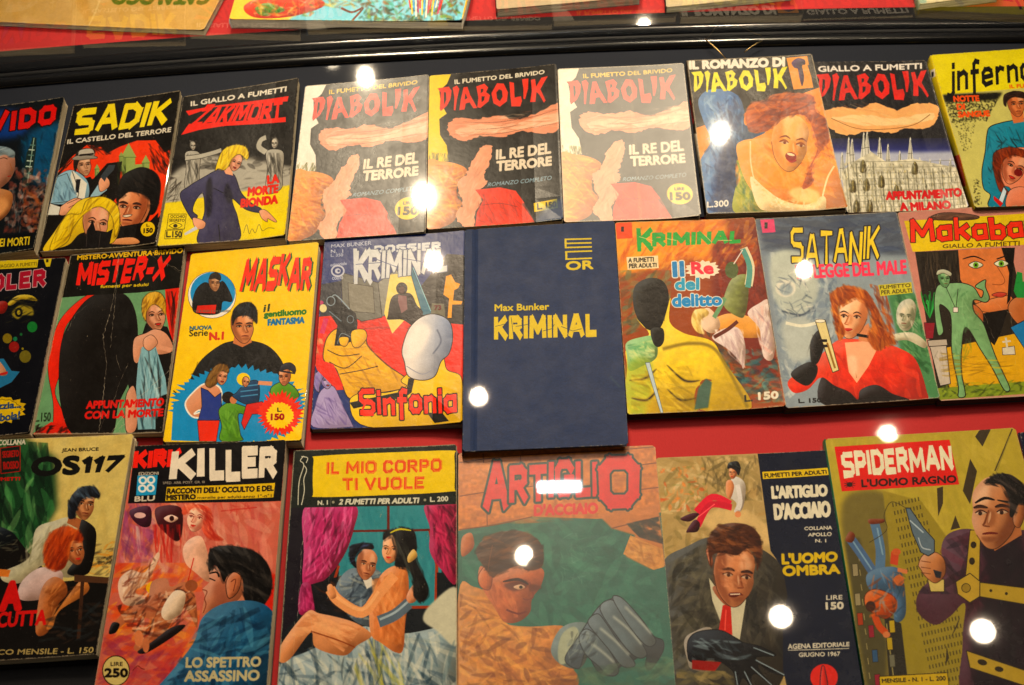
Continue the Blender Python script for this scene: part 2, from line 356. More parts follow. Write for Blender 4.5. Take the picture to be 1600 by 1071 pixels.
    def done(s, grain=.03, mott=.05, wear=.5, warp=0):
        mott *= .55; lum = s.a @ np.array([.3, .59, .11], np.float32); s.a = lum[..., None] + (s.a - lum[..., None]) * 1.24; s.a = np.clip(s.a * 1.09 - .038, 0, 1)
        h, w = s.h, s.w; r = s.rng
        s.a *= (1 + mott * vnoise(h, w, 26, r) + mott * .6 * vnoise(h, w, 7, r) + grain * r.normal(size=(h, w)).astype(np.float32))[..., None]
        if wear:  # rubbed paper along the edges and a few scuffs
            yy, xx = np.mgrid[0:h, 0:w]; d = np.minimum(np.minimum(xx, w - 1 - xx), np.minimum(yy, h - 1 - yy)).astype(np.float32)
            n = vnoise(h, w, 9, r) * .5 + vnoise(h, w, 3, r) * .5
            m = np.clip((3.2 * wear - d + n * 3.0) / 2, 0, 1) * .7
            m = np.maximum(m, np.clip((n + vnoise(h, w, 40, r) * .4) * 4 - 3.35, 0, 1) * .35 * wear)
            s.a = s.a * (1 - m[..., None]) + hx('#b8a98c') * m[..., None]
        s.a = np.clip(s.a, 0, 1)
    def crease(s, P, w=1.6, al=.7, c='#c8bfae'):
        P = pts(P); Q = [P[0]]
        for a, b in zip(P[:-1], P[1:]):
            n = max(2, int(np.linalg.norm(b - a) / 14))
            for i in range(1, n + 1): Q.append(a + (b - a) * i / n + s.rng.normal(size=2) * 2.4)
        for a, b in zip(Q[:-1], Q[1:]): s.line([a, b], c, w * (.4 + s.rng.random()), 0, 0, al * (.3 + .7 * s.rng.random()))

# ------------------------------------------------------------------ materials and book builder
def proj(P):
    P = np.asarray(P, float).reshape(-1, 3) - [0, 0, HCAM]; f = P @ FWD
    return np.c_[CXP + FPX * (P @ RGT) / f, CYP - FPX * (P @ UPV) / f]
def coat_up(m):
    n = m.node_tree.nodes; b = n["Principled BSDF"]; c = n.new("ShaderNodeCombineXYZ"); c.inputs[2].default_value = 1
    m.node_tree.links.new(c.outputs[0], b.inputs["Coat Normal"]); return m
def print_mat(name, C, rough=.42, spec=.5, coat=1.0, bump=.05, coat_rough=.022):
    img = bpy.data.images.new(name, C.w, C.h, alpha=False); px = np.ones((C.h, C.w, 4), np.float32); px[..., :3] = C.a[::-1]
    img.pixels.foreach_set(px.ravel()); img.update(); img.pack()
    m = pmat(name, (.5, .5, .5), rough, spec, coat); nt = m.node_tree; n, l = nt.nodes, nt.links; b = n["Principled BSDF"]
    t = n.new("ShaderNodeTexImage"); t.image = img; t.extension = 'EXTEND'; l.new(t.outputs[0], b.inputs["Base Color"])
    nz = n.new("ShaderNodeTexNoise"); nz.inputs["Scale"].default_value = 60; nz.inputs["Detail"].default_value = 5; nz.inputs["Roughness"].default_value = .65
    tc = n.new("ShaderNodeTexCoord"); l.new(tc.outputs["Object"], nz.inputs["Vector"])
    mr = n.new("ShaderNodeMapRange"); mr.inputs[3].default_value = rough - .1; mr.inputs[4].default_value = rough + .12; l.new(nz.outputs[0], mr.inputs[0]); l.new(mr.outputs[0], b.inputs["Roughness"])
    bp = n.new("ShaderNodeBump"); bp.inputs["Strength"].default_value = bump; bp.inputs["Distance"].default_value = .002; l.new(nz.outputs[0], bp.inputs["Height"]); l.new(bp.outputs[0], b.inputs["Normal"])
    b.inputs['Coat Roughness'].default_value = coat_rough; coat_up(m); return m
def paper_mat(name, c, c2):
    m = pmat(name, lin(c), .8, .2); nt = m.node_tree; n, l = nt.nodes, nt.links
    tc = n.new("ShaderNodeTexCoord"); mp = n.new("ShaderNodeMapping"); mp.inputs["Scale"].default_value = (30, 30, 2600)
    nz = n.new("ShaderNodeTexNoise"); nz.inputs["Scale"].default_value = 1; nz.inputs["Detail"].default_value = 3
    cr = n.new("ShaderNodeValToRGB"); cr.color_ramp.elements[0].position = .35; cr.color_ramp.elements[1].position = .62
    cr.color_ramp.elements[0].color = (*lin(c2), 1); cr.color_ramp.elements[1].color = (*lin(c), 1)
    l.new(tc.outputs["Object"], mp.inputs[0]); l.new(mp.outputs[0], nz.inputs["Vector"]); l.new(nz.outputs[0], cr.inputs[0]); l.new(cr.outputs[0], n["Principled BSDF"].inputs["Base Color"])
    return m
_pm = {}
def slab(name, top, zt, zb, mat, parent, uvf=None, nx=1, ny=1, curl=None, hinge=False):
    """closed thin slab; top = 4 xy corners TL TR BR BL (local)"""
    us, vs = np.linspace(0, 1, nx + 1), np.linspace(0, 1, ny + 1)
    if nx > 1: us[1], us[-2], vs[1], vs[-2] = .014, .986, .009, .991
    if hinge: us = np.sort(np.r_[us, .045, .058, .066, .074, .087]); nx = len(us) - 1
    uv = np.array([(u, v) for v in vs for u in us]); P = bil(top, uv)
    if nx > 1:  # corners rubbed round
        for (u, v), (du, dv) in (((0, 0), (1, 1)), ((1, 0), (-1, 1)), ((1, 1), (-1, -1)), ((0, 1), (1, -1))):
            i = int(np.argmin(abs(uv[:, 0] - u) + abs(uv[:, 1] - v))); P[i] = bil(top, np.array([[u + du * .007, v + dv * .0045]]))[0]
    z = np.full(len(P), 0.0)
    if curl is not None: z = curl(uv[:, 0], uv[:, 1])
    zt_ = bil(np.array(zt, float).reshape(4, 1) * np.ones((1, 2)), uv)[:, 0] if np.ndim(zt) else zt; zb_ = bil(np.array(zb, float).reshape(4, 1) * np.ones((1, 2)), uv)[:, 0] if np.ndim(zb) else zb
    A = np.c_[P, z + zt_]; B = np.c_[P, z + zb_]; N = len(A); V = np.r_[A, B]; F = []; w = nx + 1
    for j in range(ny):
        for i in range(nx):
            a = j * w + i; F.append((a, a + w, a + w + 1, a + 1)); F.append((N + a, N + a + 1, N + a + w + 1, N + a + w))
    for i in range(nx): F.append((i, i + 1, N + i + 1, N + i)); a = ny * w + i; F.append((a + 1, a, N + a, N + a + 1))
    for j in range(ny): a = j * w; F.append((a + w, a, N + a, N + a + w)); a = j * w + nx; F.append((a, a + w, N + a + w, N + a))
    return mesh(name, V, F, mat, parent, False, uvf(np.r_[np.c_[P, zt_ * np.ones(N)], np.c_[P, zt_ * np.ones(N)]]) if uvf else None)
def book(quad, C, label, t=.008, zb=0.0, pages=('#e6dabc', '#b8a684'), spine='#222222', back='#555555', rough=.27, spec=.12, coat=1.0,
         spine_c=None, hard=False, coat_rough=.022, curl=.0012, group=None, name="comic_book", cat="comic book", bump=.15, label_cover=None):
    zb = np.array(zb, float) * np.ones(4); zt = zb + t
    q3 = np.array([at(px, py, z) for (px, py), z in zip(quad, zt)])
    o3 = np.array([*q3[:, :2].mean(0), zb.min()]); q = q3[:, :2] - o3[:2]; ztl = zt - o3[2]; zbl = zb - o3[2]
    R = empty(name, tuple(o3), label, cat, group)
    ang = math.atan2(*(q[1] - q[0])[::-1]); ca, sa = math.cos(-ang), math.sin(-ang); rot = np.array([[ca, -sa], [sa, ca]]); q = q @ rot.T
    R.rotation_euler = (0, 0, ang); inv = rot
    def uvf(P):
        w3 = np.c_[P[:, :2] @ inv, P[:, 2]] + o3; pz = proj(w3); c = hmap(C.H, pz); return [(u / C.w, 1 - v / C.h) for u, v in c]
    rng = np.random.default_rng(int(abs(quad[0][0] * 7 + quad[0][1])))
    sg = rng.random(4)
    def cf(u, v):
        return curl * (sg[0] * u ** 6 * v ** 6 * 3 + sg[1] * u ** 8 * 1.5 + sg[2] * v ** 8 * 1.2 + .8 * np.sin(3.1 * v + sg[3] * 3) * u * .5)
    ct = .0014 if hard else .0005
    ce = q.mean(0)
    def inset(d, k=1.0):
        e1 = (q[1] - q[0]) / np.linalg.norm(q[1] - q[0]); e2 = (q[2] - q[1]) / np.linalg.norm(q[2] - q[1])
        return np.array([q[0] + e1 * .0008 + e2 * d, q[1] - e1 * d + e2 * d, q[2] - e1 * d - e2 * d, q[3] + e1 * .0008 - e2 * d])
    slab("front_cover", q, ztl, ztl - ct, print_mat("printed_cover", C, rough, spec, coat, bump, coat_rough), R, uvf, 10, 14, (lambda u, v: cf(u, v) - .0010 * np.exp(-((u - .066) / .011) ** 2)) if hard else cf, hard)
    key = ('b', back)
    if key not in _pm: _pm[key] = pmat("back_card", lin(back), .5, .4)
    slab("back_cover", q, zbl + ct, zbl, _pm[key], R, None, 1, 1)
    # page block: a stack of uneven leaves, one ridged ring above the other
    key = ('p',) + tuple(pages)
    if key not in _pm: _pm[key] = paper_mat("page_edges", *pages)
    n = 11; V = []; F = []; d0 = .0035 if hard else .0004
    for k in range(n + 1):
        f = k / n
        for e in ((0, 1) if 0 < k < n else (0,)):
            r = inset(d0 + rng.random() * .0005 + (.0006 if e else 0)); zz = zbl + ct + (ztl - zbl - 2 * ct) * (f + (.02 if e else 0))
            V += [(*p, z) for p, z in zip(r, zz)]
    m = len(V) // 4
    for k in range(m - 1):
        for i in range(4): F.append((4 * k + i, 4 * k + (i + 1) % 4, 4 * k + 4 + (i + 1) % 4, 4 * k + 4 + i)[::-1])
    mesh("page_block", V, F, _pm[key], R)
    # spine on the left: slightly rounded back
    e1 = (q[1] - q[0]) / np.linalg.norm(q[1] - q[0]); V = []; ns = 6
    for end, (zz0, zz1) in zip((q[0], q[3]), ((zbl[0], ztl[0]), (zbl[3], ztl[3]))):
        for i in range(ns + 1):
            a = math.pi * i / ns; p = end - e1 * (math.sin(a) ** .5 * .0009) ; V.append((*p, zz0 + (zz1 - zz0) * i / ns))
        for i in range(ns, -1, -1): V.append((*(end + e1 * .0006), zz0 + (zz1 - zz0) * (.03 + .94 * i / ns)))
    N = 2 * (ns + 1); F = [(i, (i + 1) % N, N + (i + 1) % N, N + i)[::-1] for i in range(N)] + [tuple(range(N)), tuple(range(2 * N - 1, N - 1, -1))]
    if spine_c is not None:
        SC = spine_c; sm = print_mat("printed_spine", SC, .4, .4, 0)
        w3 = np.array(V); w3 = np.c_[w3[:, :2] @ inv, w3[:, 2]] + o3; pz = hmap(SC.H, proj(w3)); uv = [(u / SC.w, 1 - v / SC.h) for u, v in pz]
        mesh("spine", V, F, sm, R, True, uv)
    else:
        key = ('s', spine)
        if key not in _pm: _pm[key] = pmat("spine_card", lin(spine), .45, .4)
        mesh("spine", V, F, _pm[key], R, True)
    return R

# ------------------------------------------------------------------ display case: cloths, divider rail, glass
def cloth_mat(name, c, c2, sc_=900, coat=0.6):
    m = pmat(name, lin(c), .75, .3, coat); nt = m.node_tree; n, l = nt.nodes, nt.links; b = n["Principled BSDF"]
    tc = n.new("ShaderNodeTexCoord"); a = n.new("ShaderNodeTexNoise"); a.inputs["Scale"].default_value = 9; a.inputs["Detail"].default_value = 6
    f = n.new("ShaderNodeTexNoise"); f.inputs["Scale"].default_value = sc_; f.inputs["Detail"].default_value = 2
    mp = n.new("ShaderNodeMapping"); mp.inputs["Scale"].default_value = (1, .35, 1); l.new(tc.outputs["Object"], mp.inputs[0]); l.new(mp.outputs[0], f.inputs[0]); l.new(tc.outputs["Object"], a.inputs[0])
    mx = n.new("ShaderNodeMix"); mx.data_type = 'RGBA'; mx.inputs[6].default_value = (*lin(c), 1); mx.inputs[7].default_value = (*lin(c2), 1)
    ad = n.new("ShaderNodeMath"); ad.operation = 'MULTIPLY_ADD'; ad.inputs[1].default_value = .5; l.new(f.outputs[0], ad.inputs[0]); 
    ml = n.new("ShaderNodeMath"); ml.operation = 'MULTIPLY'; ml.inputs[1].default_value = .5; l.new(a.outputs[0], ml.inputs[0]); l.new(ml.outputs[0], ad.inputs[2])
    l.new(ad.outputs[0], mx.inputs[0]); l.new(mx.outputs[2], b.inputs["Base Color"])
    bp = n.new("ShaderNodeBump"); bp.inputs["Strength"].default_value = .25; bp.inputs["Distance"].default_value = .0006; l.new(f.outputs[0], bp.inputs["Height"]); l.new(bp.outputs[0], b.inputs["Normal"])
    coat_up(m); return m
def struct(name, V, F, mat):
    o = mesh(name, V, F, mat); o["kind"] = "structure"; return o
yr = lambda x, off=0.0: 138 - .0857 * x + 2.56e-5 * x * x + off      # the foot of the glass partition in the photograph
XS = np.linspace(-300, 1900, 33)
BASE = np.array([at(x, yr(x)) for x in XS]); TAN = np.gradient(BASE, axis=0); TAN /= np.linalg.norm(TAN, axis=1, keepdims=True)
NRM = np.c_[-TAN[:, 1], TAN[:, 0], np.zeros(len(TAN))]
M_RED = cloth_mat("red_cloth", "#c62a2c", "#ad1d20"); M_NAVY = cloth_mat("navy_cloth", "#162034", "#0e1626", 900, .25)
struct("display_surface", [(-1.6, -1.2, 0), (1.6, -1.2, 0), (1.6, 2.2, 0), (-1.6, 2.2, 0)], [(0, 1, 2, 3)], M_RED)
a, b = at(-500, 400, .002), at(2100, 322, .002)
def board(name, P, z0, z1, mat):
    k = len(P); V = [(*p[:2], z) for z in (z0, z1) for p in P]; F = [tuple(range(k))[::-1], tuple(range(k, 2 * k))] + [(i, (i + 1) % k, k + (i + 1) % k, k + i) for i in range(k)]
    return struct(name, V, F, mat)
q = [at(-300, 386, .002), at(1900, 312, .002), *[BASE[i] - NRM[i] * .002 for i in range(len(XS) - 1, -1, -1)]]
board("navy_display_surface", q, .0004, .002, M_NAVY)
q = [at(-300, 965, .002), at(162, 975, .002), at(150, 1300, .002), at(-300, 1300, .002)]
board("black_display_surface", q[::-1], .0004, .002, cloth_mat("black_cloth", "#0b0d14", "#06070b"))

DV = empty("case_divider", tuple(BASE[16]), "long glossy black rail carrying an upright glass partition across the display case", "display case divider")
LOC = np.array(DV.location)
def prof(name, P, mat, smooth=True):
    n = len(P); V = [BASE[i] + NRM[i] * v + [0, 0, z] - LOC for i in range(len(XS)) for v, z in P]
    F = [(k * n + i, k * n + (i + 1) % n, (k + 1) * n + (i + 1) % n, (k + 1) * n + i)[::-1] for k in range(len(XS) - 1) for i in range(n)]
    return mesh(name, V, F, mat, DV, smooth)
M_RAIL = pmat("black_lacquer", (.006, .006, .007), .16, .5)
M_RAIL2 = pmat("black_rubber", (.008, .008, .009), .5, .2)
def hump(v0, v1, h, n=14, p=.6, zb=0.0): return [(v0, zb)] + [(v0 + (v1 - v0) * (1 - math.cos(math.pi * i / n)) / 2, zb + .0005 + h * math.sin(math.pi * i / n) ** p) for i in range(n + 1)] + [(v1, zb)]
prof("front_bead", hump(-.003, .010, .006), M_RAIL)
prof("gasket", hump(.011, .016, .004), M_RAIL2)
prof("rear_bead", hump(.017, .029, .006), M_RAIL)
M_LEDGE = pmat("black_ledge", (.006, .006, .007), .6, .08, 1.0)
prof("ledge", [(.030, 0), (.030, .003), (.046, .003), (.046, 0)], coat_up(M_LEDGE), False)
g = bpy.data.materials.new("partition_glass"); g.use_nodes = True; nt = g.node_tree; nt.nodes.clear(); n, l = nt.nodes, nt.links
fr = n.new("ShaderNodeFresnel"); fr.inputs[0].default_value = 1.5; tr = n.new("ShaderNodeBsdfTransparent"); tr.inputs[0].default_value = (.95, .97, .96, 1)
gl = n.new("ShaderNodeBsdfGlossy"); gl.inputs["Roughness"].default_value = .004; gl.inputs[0].default_value = (1, 1, 1, 1)
mx = n.new("ShaderNodeMixShader"); mm = n.new("ShaderNodeMath"); mm.operation = 'MULTIPLY'; mm.inputs[1].default_value = 2.0; mm.use_clamp = True
l.new(fr.outputs[0], mm.inputs[0]); l.new(mm.outputs[0], mx.inputs[0]); l.new(tr.outputs[0], mx.inputs[1]); l.new(gl.outputs[0], mx.inputs[2])
o = n.new("ShaderNodeOutputMaterial"); l.new(mx.outputs[0], o.inputs[0])
VG = .0015; GH = .30
clr = bpy.data.materials.new("glass_back_face"); clr.use_nodes = True; nt = clr.node_tree; nt.nodes.clear()
tb = nt.nodes.new("ShaderNodeBsdfTransparent"); tb.inputs[0].default_value = (.97, .985, .98, 1); ob = nt.nodes.new("ShaderNodeOutputMaterial"); nt.links.new(tb.outputs[0], ob.inputs[0])
gp = prof("glass_pane", [(VG, GH), (VG + .004, GH), (VG + .004, .007), (VG, .007)], g, True)
gp.data.materials.append(clr)
for i_, f_ in enumerate(gp.data.polygons): f_.material_index = 0 if i_ % 4 == 3 else 1; f_.use_smooth = False

# ------------------------------------------------------------------ the covers; coordinates are read off enlargements of the photograph
Z1, Z2, Z3, Z4, Z5 = (0, 130, 3.824), (240, 110, 3.636), (660, 90, 3.636), (1060, 70, 3.825), (1270, 70, 3.824)
Z6, Z7, Z8, Z9, Z10 = (0, 370, 3.245), (240, 370, 3.244), (470, 350, 3.15), (710, 340, 2.817), (940, 330, 3.247)
Z11, Z12, Z13, Z14, Z15 = (1160, 320, 3.247), (1380, 320, 2.818), (0, 670, 2.671), (140, 670, 2.67), (420, 680, 2.741)
Z16, Z17, Z18, T1, T2, T3 = (700, 680, 2.739), (1010, 690, 2.811), (1270, 660, 2.606), (0, 0, 2.963), (530, 0, 2.963), (1060, 0, 2.963)
SK, SKD, INK = '#e2a888', '#96603e', '#1a120e'
def zq(z, s): return [(x / z[2] + z[0], y / z[2] + z[1]) for x, y in pts(s)]

def castle(c, P, col_, dark, x, y, w, h):
    c.poly([(x, y), (x + w, y), (x + w, y + h), (x, y + h)], col_); c.poly([(x - w * .1, y), (x + w / 2, y - w * 1.1), (x + w * 1.1, y)], col_)
    c.poly([(x, y), (x + w * .3, y), (x + w * .3, y + h), (x, y + h)], dark, al=.4); c.line([(x - w * .1, y), (x + w * 1.1, y)], dark, 3, 0)
    c.line([(x + w * .55, y + h * .3), (x + w * .55, y + h * .42)], dark, 5, 0)

# 1 rocket cover, cut by the left edge of the frame
Q = zq(Z1, "-285,170 388,88 207,1000 -480,1085")
C = Canvas(Q, seed=1, bg='#0c1116'); C.z(*Z1)
C.blob("150,330 350,240 390,420 300,620 180,560", '#0f4a6c', soft=24); C.blob("-100,180 120,170 160,300 -60,330", '#123a78', soft=20)
C.brush("100,300 340,260 330,620 120,620", ['#16607e', '#0c3a56', '#081820'], 60, 70, 9, 60)
C.poly("196,325 220,330 218,400 196,560 170,620 130,620 140,560 160,420 184,370", '#20302e'); C.line("205,330 165,600", '#9fb8a8', 5); C.line("190,400 172,400", '#c8d8c8', 4)
for yy in (372, 400, 432, 466, 500, 540): C.line([(180 - (yy - 372) * .2, yy), (212 - (yy - 372) * .15, yy + 4)], '#b7c6bb' if yy % 3 else '#5d7a74', 7, 0)
C.brush("60,500 300,520 280,900 20,900", ['#c9a79a', '#e0cfc6', '#8a4034', '#b06a58', '#5a3a30'], 170, 46, 17, 30, 70, .6)
C.brush("140,620 290,620 240,900 120,900", ['#7a3a22', '#9c5a34', '#3a2018'], 80, 40, 14, 80, 50)
C.brush("60,640 160,640 120,900 40,900", ['#181c20', '#2a3238', '#8b8f90'], 50, 60, 6, 88, 12, .8)
C.blob("-100,430 40,400 84,430 88,520 40,600 -60,640", '#b98a76'); C.hair("-100,390 20,380 86,410 80,450 20,430 -60,470", '#8fa0a8', '#3a4a58', '#c2ccd0', 30, 50, 6, -10)
C.line("0,455 24,448 46,456", INK, 4); C.line("60,480 72,520 62,528", SKD, 4); C.line("46,560 66,556", '#8a2018', 7)
C.blob("-120,640 40,640 78,690 40,790 -80,850", '#b07a4e'); C.blob("-90,700 30,690 50,740 -20,800", '#d09a68', soft=12)
C.logo("BRIVIDO", zq(Z1, "0,0 1,0 1,1 0,1") and "-330,205 345,128 330,245 -345,345", '#c01a14', th=.3, gap=.16, out=('#1a0a0a', .05), jit=.02)
C.poly("-300,930 200,905 205,985 -300,1015", '#0a0c0e'); C.text("DEI MORTI", "-30,935 182,925 178,975 -34,982", '#d0bb3a', .05)
C.done(mott=.07, wear=.8)
book(Q, C, "dark comic with a rocket, cut by the left edge in the top row", t=.013)

# 2 red and black cover with a castle and a man in a hat
Q = zq(Z1, "440,133 1083,50 938,972 230,1010")
C = Canvas(Q, seed=2, bg='#15110e'); C.ink = True; C.z(*Z1)
C.poly("345,530 430,440 520,370 600,380 640,420 720,380 820,345 930,345 985,420 1030,400 960,800 860,900 640,720 540,560 400,600", '#d8461c', tex=.06)
C.brush("880,360 1030,400 1000,560 920,520", [INK], 60, 70, 5, 60, 10, .95); C.brush("520,370 700,370 660,430 560,430", [INK], 40, 50, 5, 30, 15, .95)
C.brush("345,520 430,440 440,470 350,560", [INK], 30, 50, 5, -50, 12, .9)
castle(C, 0, '#98a867', '#4a5a34', 730, 445, 78, 300); castle(C, 0, '#98a867', '#4a5a34', 850, 480, 44, 120); castle(C, 0, '#8b9a5e', '#4a5a34', 712, 440, 26, 90); castle(C, 0, '#8fa468', '#4a5a34', 566, 515, 28, 60)
C.poly("795,490 850,485 850,560 795,560", '#98a867'); C.poly("640,480 730,470 700,680 650,740 560,740 500,600 560,570", '#17120f')
C.brush("700,470 760,470 730,680 700,680", ['#34401f', '#1b2012'], 26, 60, 5, 80, 8, .8)
# man with hat and pistol
C.blob("340,560 430,520 520,580 530,680 470,720 300,720 300,650", '#8fb2c6'); C.poly("300,720 470,700 500,680 440,640 400,540 345,560 300,660", '#8fb2c6', ln=INK, lw=3)
C.poly("430,520 520,600 505,690 460,690 420,560", '#e2dfd4'); C.poly("455,575 482,575 470,655 450,655", '#1e1c22'); C.line("430,525 470,650 452,700", INK, 4)
C.brush("310,600 420,560 480,700 320,710", ['#5a7c96', '#2c3c4c', '#a8c8d8'], 40, 60, 6, 80, 20, .6)
C.face(500, 490, 130, -6, 1, '#d3a98c', '#8a6048'); C.blob("442,458 470,402 540,394 562,440 500,440 470,470 452,530 440,500", '#241a14')
C.blob("478,402 550,394 562,438 500,436 470,440", '#b9b3a8'); C.blob("430,455 470,432 560,436 582,450 520,456 470,462", '#928c82', ln=INK, lw=3); C.line("474,432 560,424", INK, 12)
C.poly("530,690 590,600 640,600 640,640 600,670 560,690", '#9ab8c8', ln=INK, lw=2); C.blob("590,590 620,555 652,580 650,620 600,650", SK); C.poly("600,560 650,490 690,490 680,520 636,566 626,590", '#3a4046')
C.blob("350,750 440,690 490,700 470,740 420,780 360,790", SK); C.line("400,720 470,690", INK, 3); C.line("410,745 470,715", INK, 3); C.poly("290,715 362,740 350,790 280,790", '#d8d8d0', ln=INK, lw=3)
# dark-haired laughing man (plain stand-in) and blonde woman
C.blob("700,700 740,560 840,505 930,540 962,620 930,740 900,790 860,850 720,850", '#17120f'); C.blob("706,730 880,690 905,730 870,820 820,880 740,900 710,820", '#cf8a62')
C.face(790, 745, 270, 6, -1, '#cf8a62', '#85472c'); C.hair("695,700 730,560 840,508 930,540 962,620 940,760 900,790 890,690 780,650 720,690", '#15110f', '#0a0807', '#3c332e', 60, 80, 6, 50)
C.blob("735,792 775,786 790,790 762,802 740,800", '#e4d4c0'); C.poly("700,860 900,830 950,780 930,960 660,965", '#15100e')
C.blob("645,960 700,930 800,925 830,965", '#cf9468')
C.blob("255,1000 330,880 400,780 480,700 600,678 690,720 718,820 700,920 650,960 560,900 480,900 420,960 360,985", '#e3c633'); C.face(570, 835, 230, 10, 1, '#e0a488', '#9c6a4c', fem=True)
C.hair("480,780 520,700 620,680 700,730 715,830 690,920 668,800 600,740 520,770 440,860 400,950 300,1000 330,900 400,790", '#e6c92f', '#7a5a10', '#f4e27a', 90, 110, 5, -50)
C.poly("495,985 520,880 555,820 570,880 640,890 675,870 650,985", '#141010'); C.line("520,880 515,980", '#3a3330', 4); C.line("600,900 590,985", '#3a3330', 4)
C.ell(886, 880, 44, 46, '#d9bd2c'); C.text("L.", "878,848 896,864", INK, .08); C.text("150", "862,876 916,904", INK, .1)
C.logo("SADIK", "468,150 1040,92 990,246 440,308", "#ecd52a", th=.25, gap=.1, jit=.03, wj=.12)
C.text("IL CASTELLO DEL TERRORE", "405,338 1026,270 1022,298 402,364", '#ddd6c6', .09)
C.done(wear=1.1)
book(Q, C, "black comic with yellow title above a hatted gunman, castle and blonde woman", t=.0085)

# 3 woman in violet on black, grey and yellow
Q = zq(Z2, "168,150 826,48 752,955 22,1005")
C = Canvas(Q, seed=3, bg='#191614'); C.ink = True; C.z(*Z2)
C.poly("60,640 140,560 300,480 560,500 800,560 790,700 60,780", '#aeaba2', soft=14); C.poly("20,760 200,740 400,700 790,660 800,1010 0,1010", '#e4d02a', soft=3)
C.brush("60,600 780,560 770,690 60,730", ['#c8c5bc', '#8e8b84', '#5f5c56'], 70, 60, 6, -10)
C.brush("150,420 800,380 800,600 150,560", ['#191614', '#2a2724'], 90, 60, 14, 0, 20)
def statue(x, y, s, d, arm):
    C.face(x, y, s * .8, 0, d, '#bcb8ae', '#5a5751', shade=1); C.brush([(x - s * .4, y - s * .5), (x + s * .4, y - s * .5), (x + s * .2, y)], ['#8a877f', '#3c3935', '#cfccc4'], 16, s * .3, 3, 60)
    C.blob([(x - s * .7, y + s * .7), (x, y + s * .45), (x + s * .7, y + s * .8), (x + s * .6, y + s * 2.4), (x + s * .5, y + s * 3.6), (x - s * .7, y + s * 3.9), (x - s * .6, y + s * 2)], '#a9a69d')
    C.brush([(x - s * .6, y + s * .7), (x + s * .6, y + s * .8), (x + s * .5, y + s * 3.4), (x - s * .6, y + s * 3.6)], ['#d4d1c8', '#5a5751', '#2c2a27', '#8b887f'], 70, s * 1.1, 5, 84, 12, .8)
    C.line(arm, '#2c2a27', s * .5); C.line(arm, '#b3b0a6', s * .4)
statue(222, 430, 62, 1, "180,500 260,490 340,470 385,455"); statue(690, 420, 72, -1, "640,470 600,440 610,400 640,385")
C.brush("80,600 160,620 140,760 70,740", [INK, '#4a4843'], 30, 80, 4, -60, 20, .9)
# woman
C.blob("345,575 390,560 450,590 470,620 500,700 560,760 612,790 600,812 520,790 450,730 450,760 480,850 480,975 262,990 270,880 290,800 280,700 240,740 222,800 250,830 220,850 150,715 200,660 300,600", '#3d3a56', tex=.04, ln='#17141f', lw=4)
C.blob("300,650 330,620 330,800 300,830", '#23202f', soft=5); C.blob("420,640 450,720 430,760 400,700", '#23202f', soft=5); C.line("370,880 380,985", '#1a1724', 6); C.line("340,670 400,700", '#1a1724', 4)
C.poly("395,560 440,545 452,600 410,590", SK); C.face(466, 525, 100, 24, 1, '#e0a890', '#9c6a50', fem=True)
C.hair("350,570 370,500 400,450 460,425 520,435 542,480 530,510 490,480 450,500 430,540 400,570 370,560", '#ecd02c', '#8a6a12', '#f6e680', 60, 70, 5, 110)
C.blob("602,800 640,800 700,865 690,872 650,850 648,870 620,850 606,825", SK, ln=INK, lw=2); C.blob("225,840 270,850 296,870 285,900 250,905 228,880", SK, ln=INK, lw=2); C.poly("175,930 240,888 252,905 180,942", '#c8ccd4')
C.poly("85,818 186,818 176,905 75,905", '#e4d02a', ln='#3a3310', lw=3); C.text("OCCHIO", "96,824 178,840", '#4a4114', .05); C.text("SEGRETO", "90,846 176,862", '#4a4114', .05)
C.line("86,886 124,868 162,884 124,902 86,886", '#3a3310', 3); C.ell(124, 886, 12, 11, '#3a3310'); C.poly("68,912 166,910 160,958 64,962", '#e4d02a', ln='#3a3310', lw=3); C.text("L.150", "74,918 160,952", '#3a3310', .08)
C.line("512,930 530,880 545,935 560,905 580,930 600,880 620,920 650,905 690,910", '#5e5a40', 2.5)
C.text("IL GIALLO A FUMETTI", "212,178 756,96 752,124 212,204", '#e6e0d4', .1)
C.poly("156,368 200,305 330,300 752,272 752,300 400,318 260,340", '#d8321e'); C.poly("183,232 330,205 768,152 762,182 330,212 200,258", '#d8321e')
C.logo("ZAKIMORT", "300,200 738,165 730,290 190,335", '#d8321e', th=.27, gap=.06, jit=.02, wj=.1)
C.text("LA", "648,604 710,598 712,642 650,648", '#c8321c', .12); C.text("MORTE", "540,670 708,655 706,700 536,716", '#c8321c', .12); C.text("BIONDA", "500,735 706,716 704,762 496,780", '#c8321c', .12)
C.done(wear=1.0)
book(Q, C, "comic with a blonde woman in violet standing before two grey statues", t=.011, curl=.002)

# 4-6 three copies with the same printed design: black with an ochre band (plain stand-in art), red letters
D5 = zq(Z3, "40,104 760,44 800,930 25,980")
DLET = ["86,176 150,166 166,190 160,235 140,275 104,306 98,290 104,200", "172,172 196,160 210,180 196,240 188,302 178,300 182,230",
 "234,170 256,168 272,215 312,288 290,290 268,256 246,262 240,296 210,300 218,240", "306,166 352,150 374,172 362,198 384,215 376,250 330,288 312,284 318,230",
 "424,148 462,150 486,200 480,250 440,282 404,262 392,205", "494,140 520,146 524,230 560,222 566,250 556,280 506,280 500,220",
 "566,126 602,122 600,180 584,238 574,238 574,180", "616,130 640,126 646,170 676,120 712,112 670,185 700,250 690,262 664,215 648,200 642,256 612,256 622,190"]
DHOLE = ["122,196 134,200 136,240 122,272", "244,205 256,232 240,240", "332,180 346,180 344,196 332,204", "336,222 354,222 350,244 336,256", "436,182 452,190 456,225 440,250 424,235 420,200"]
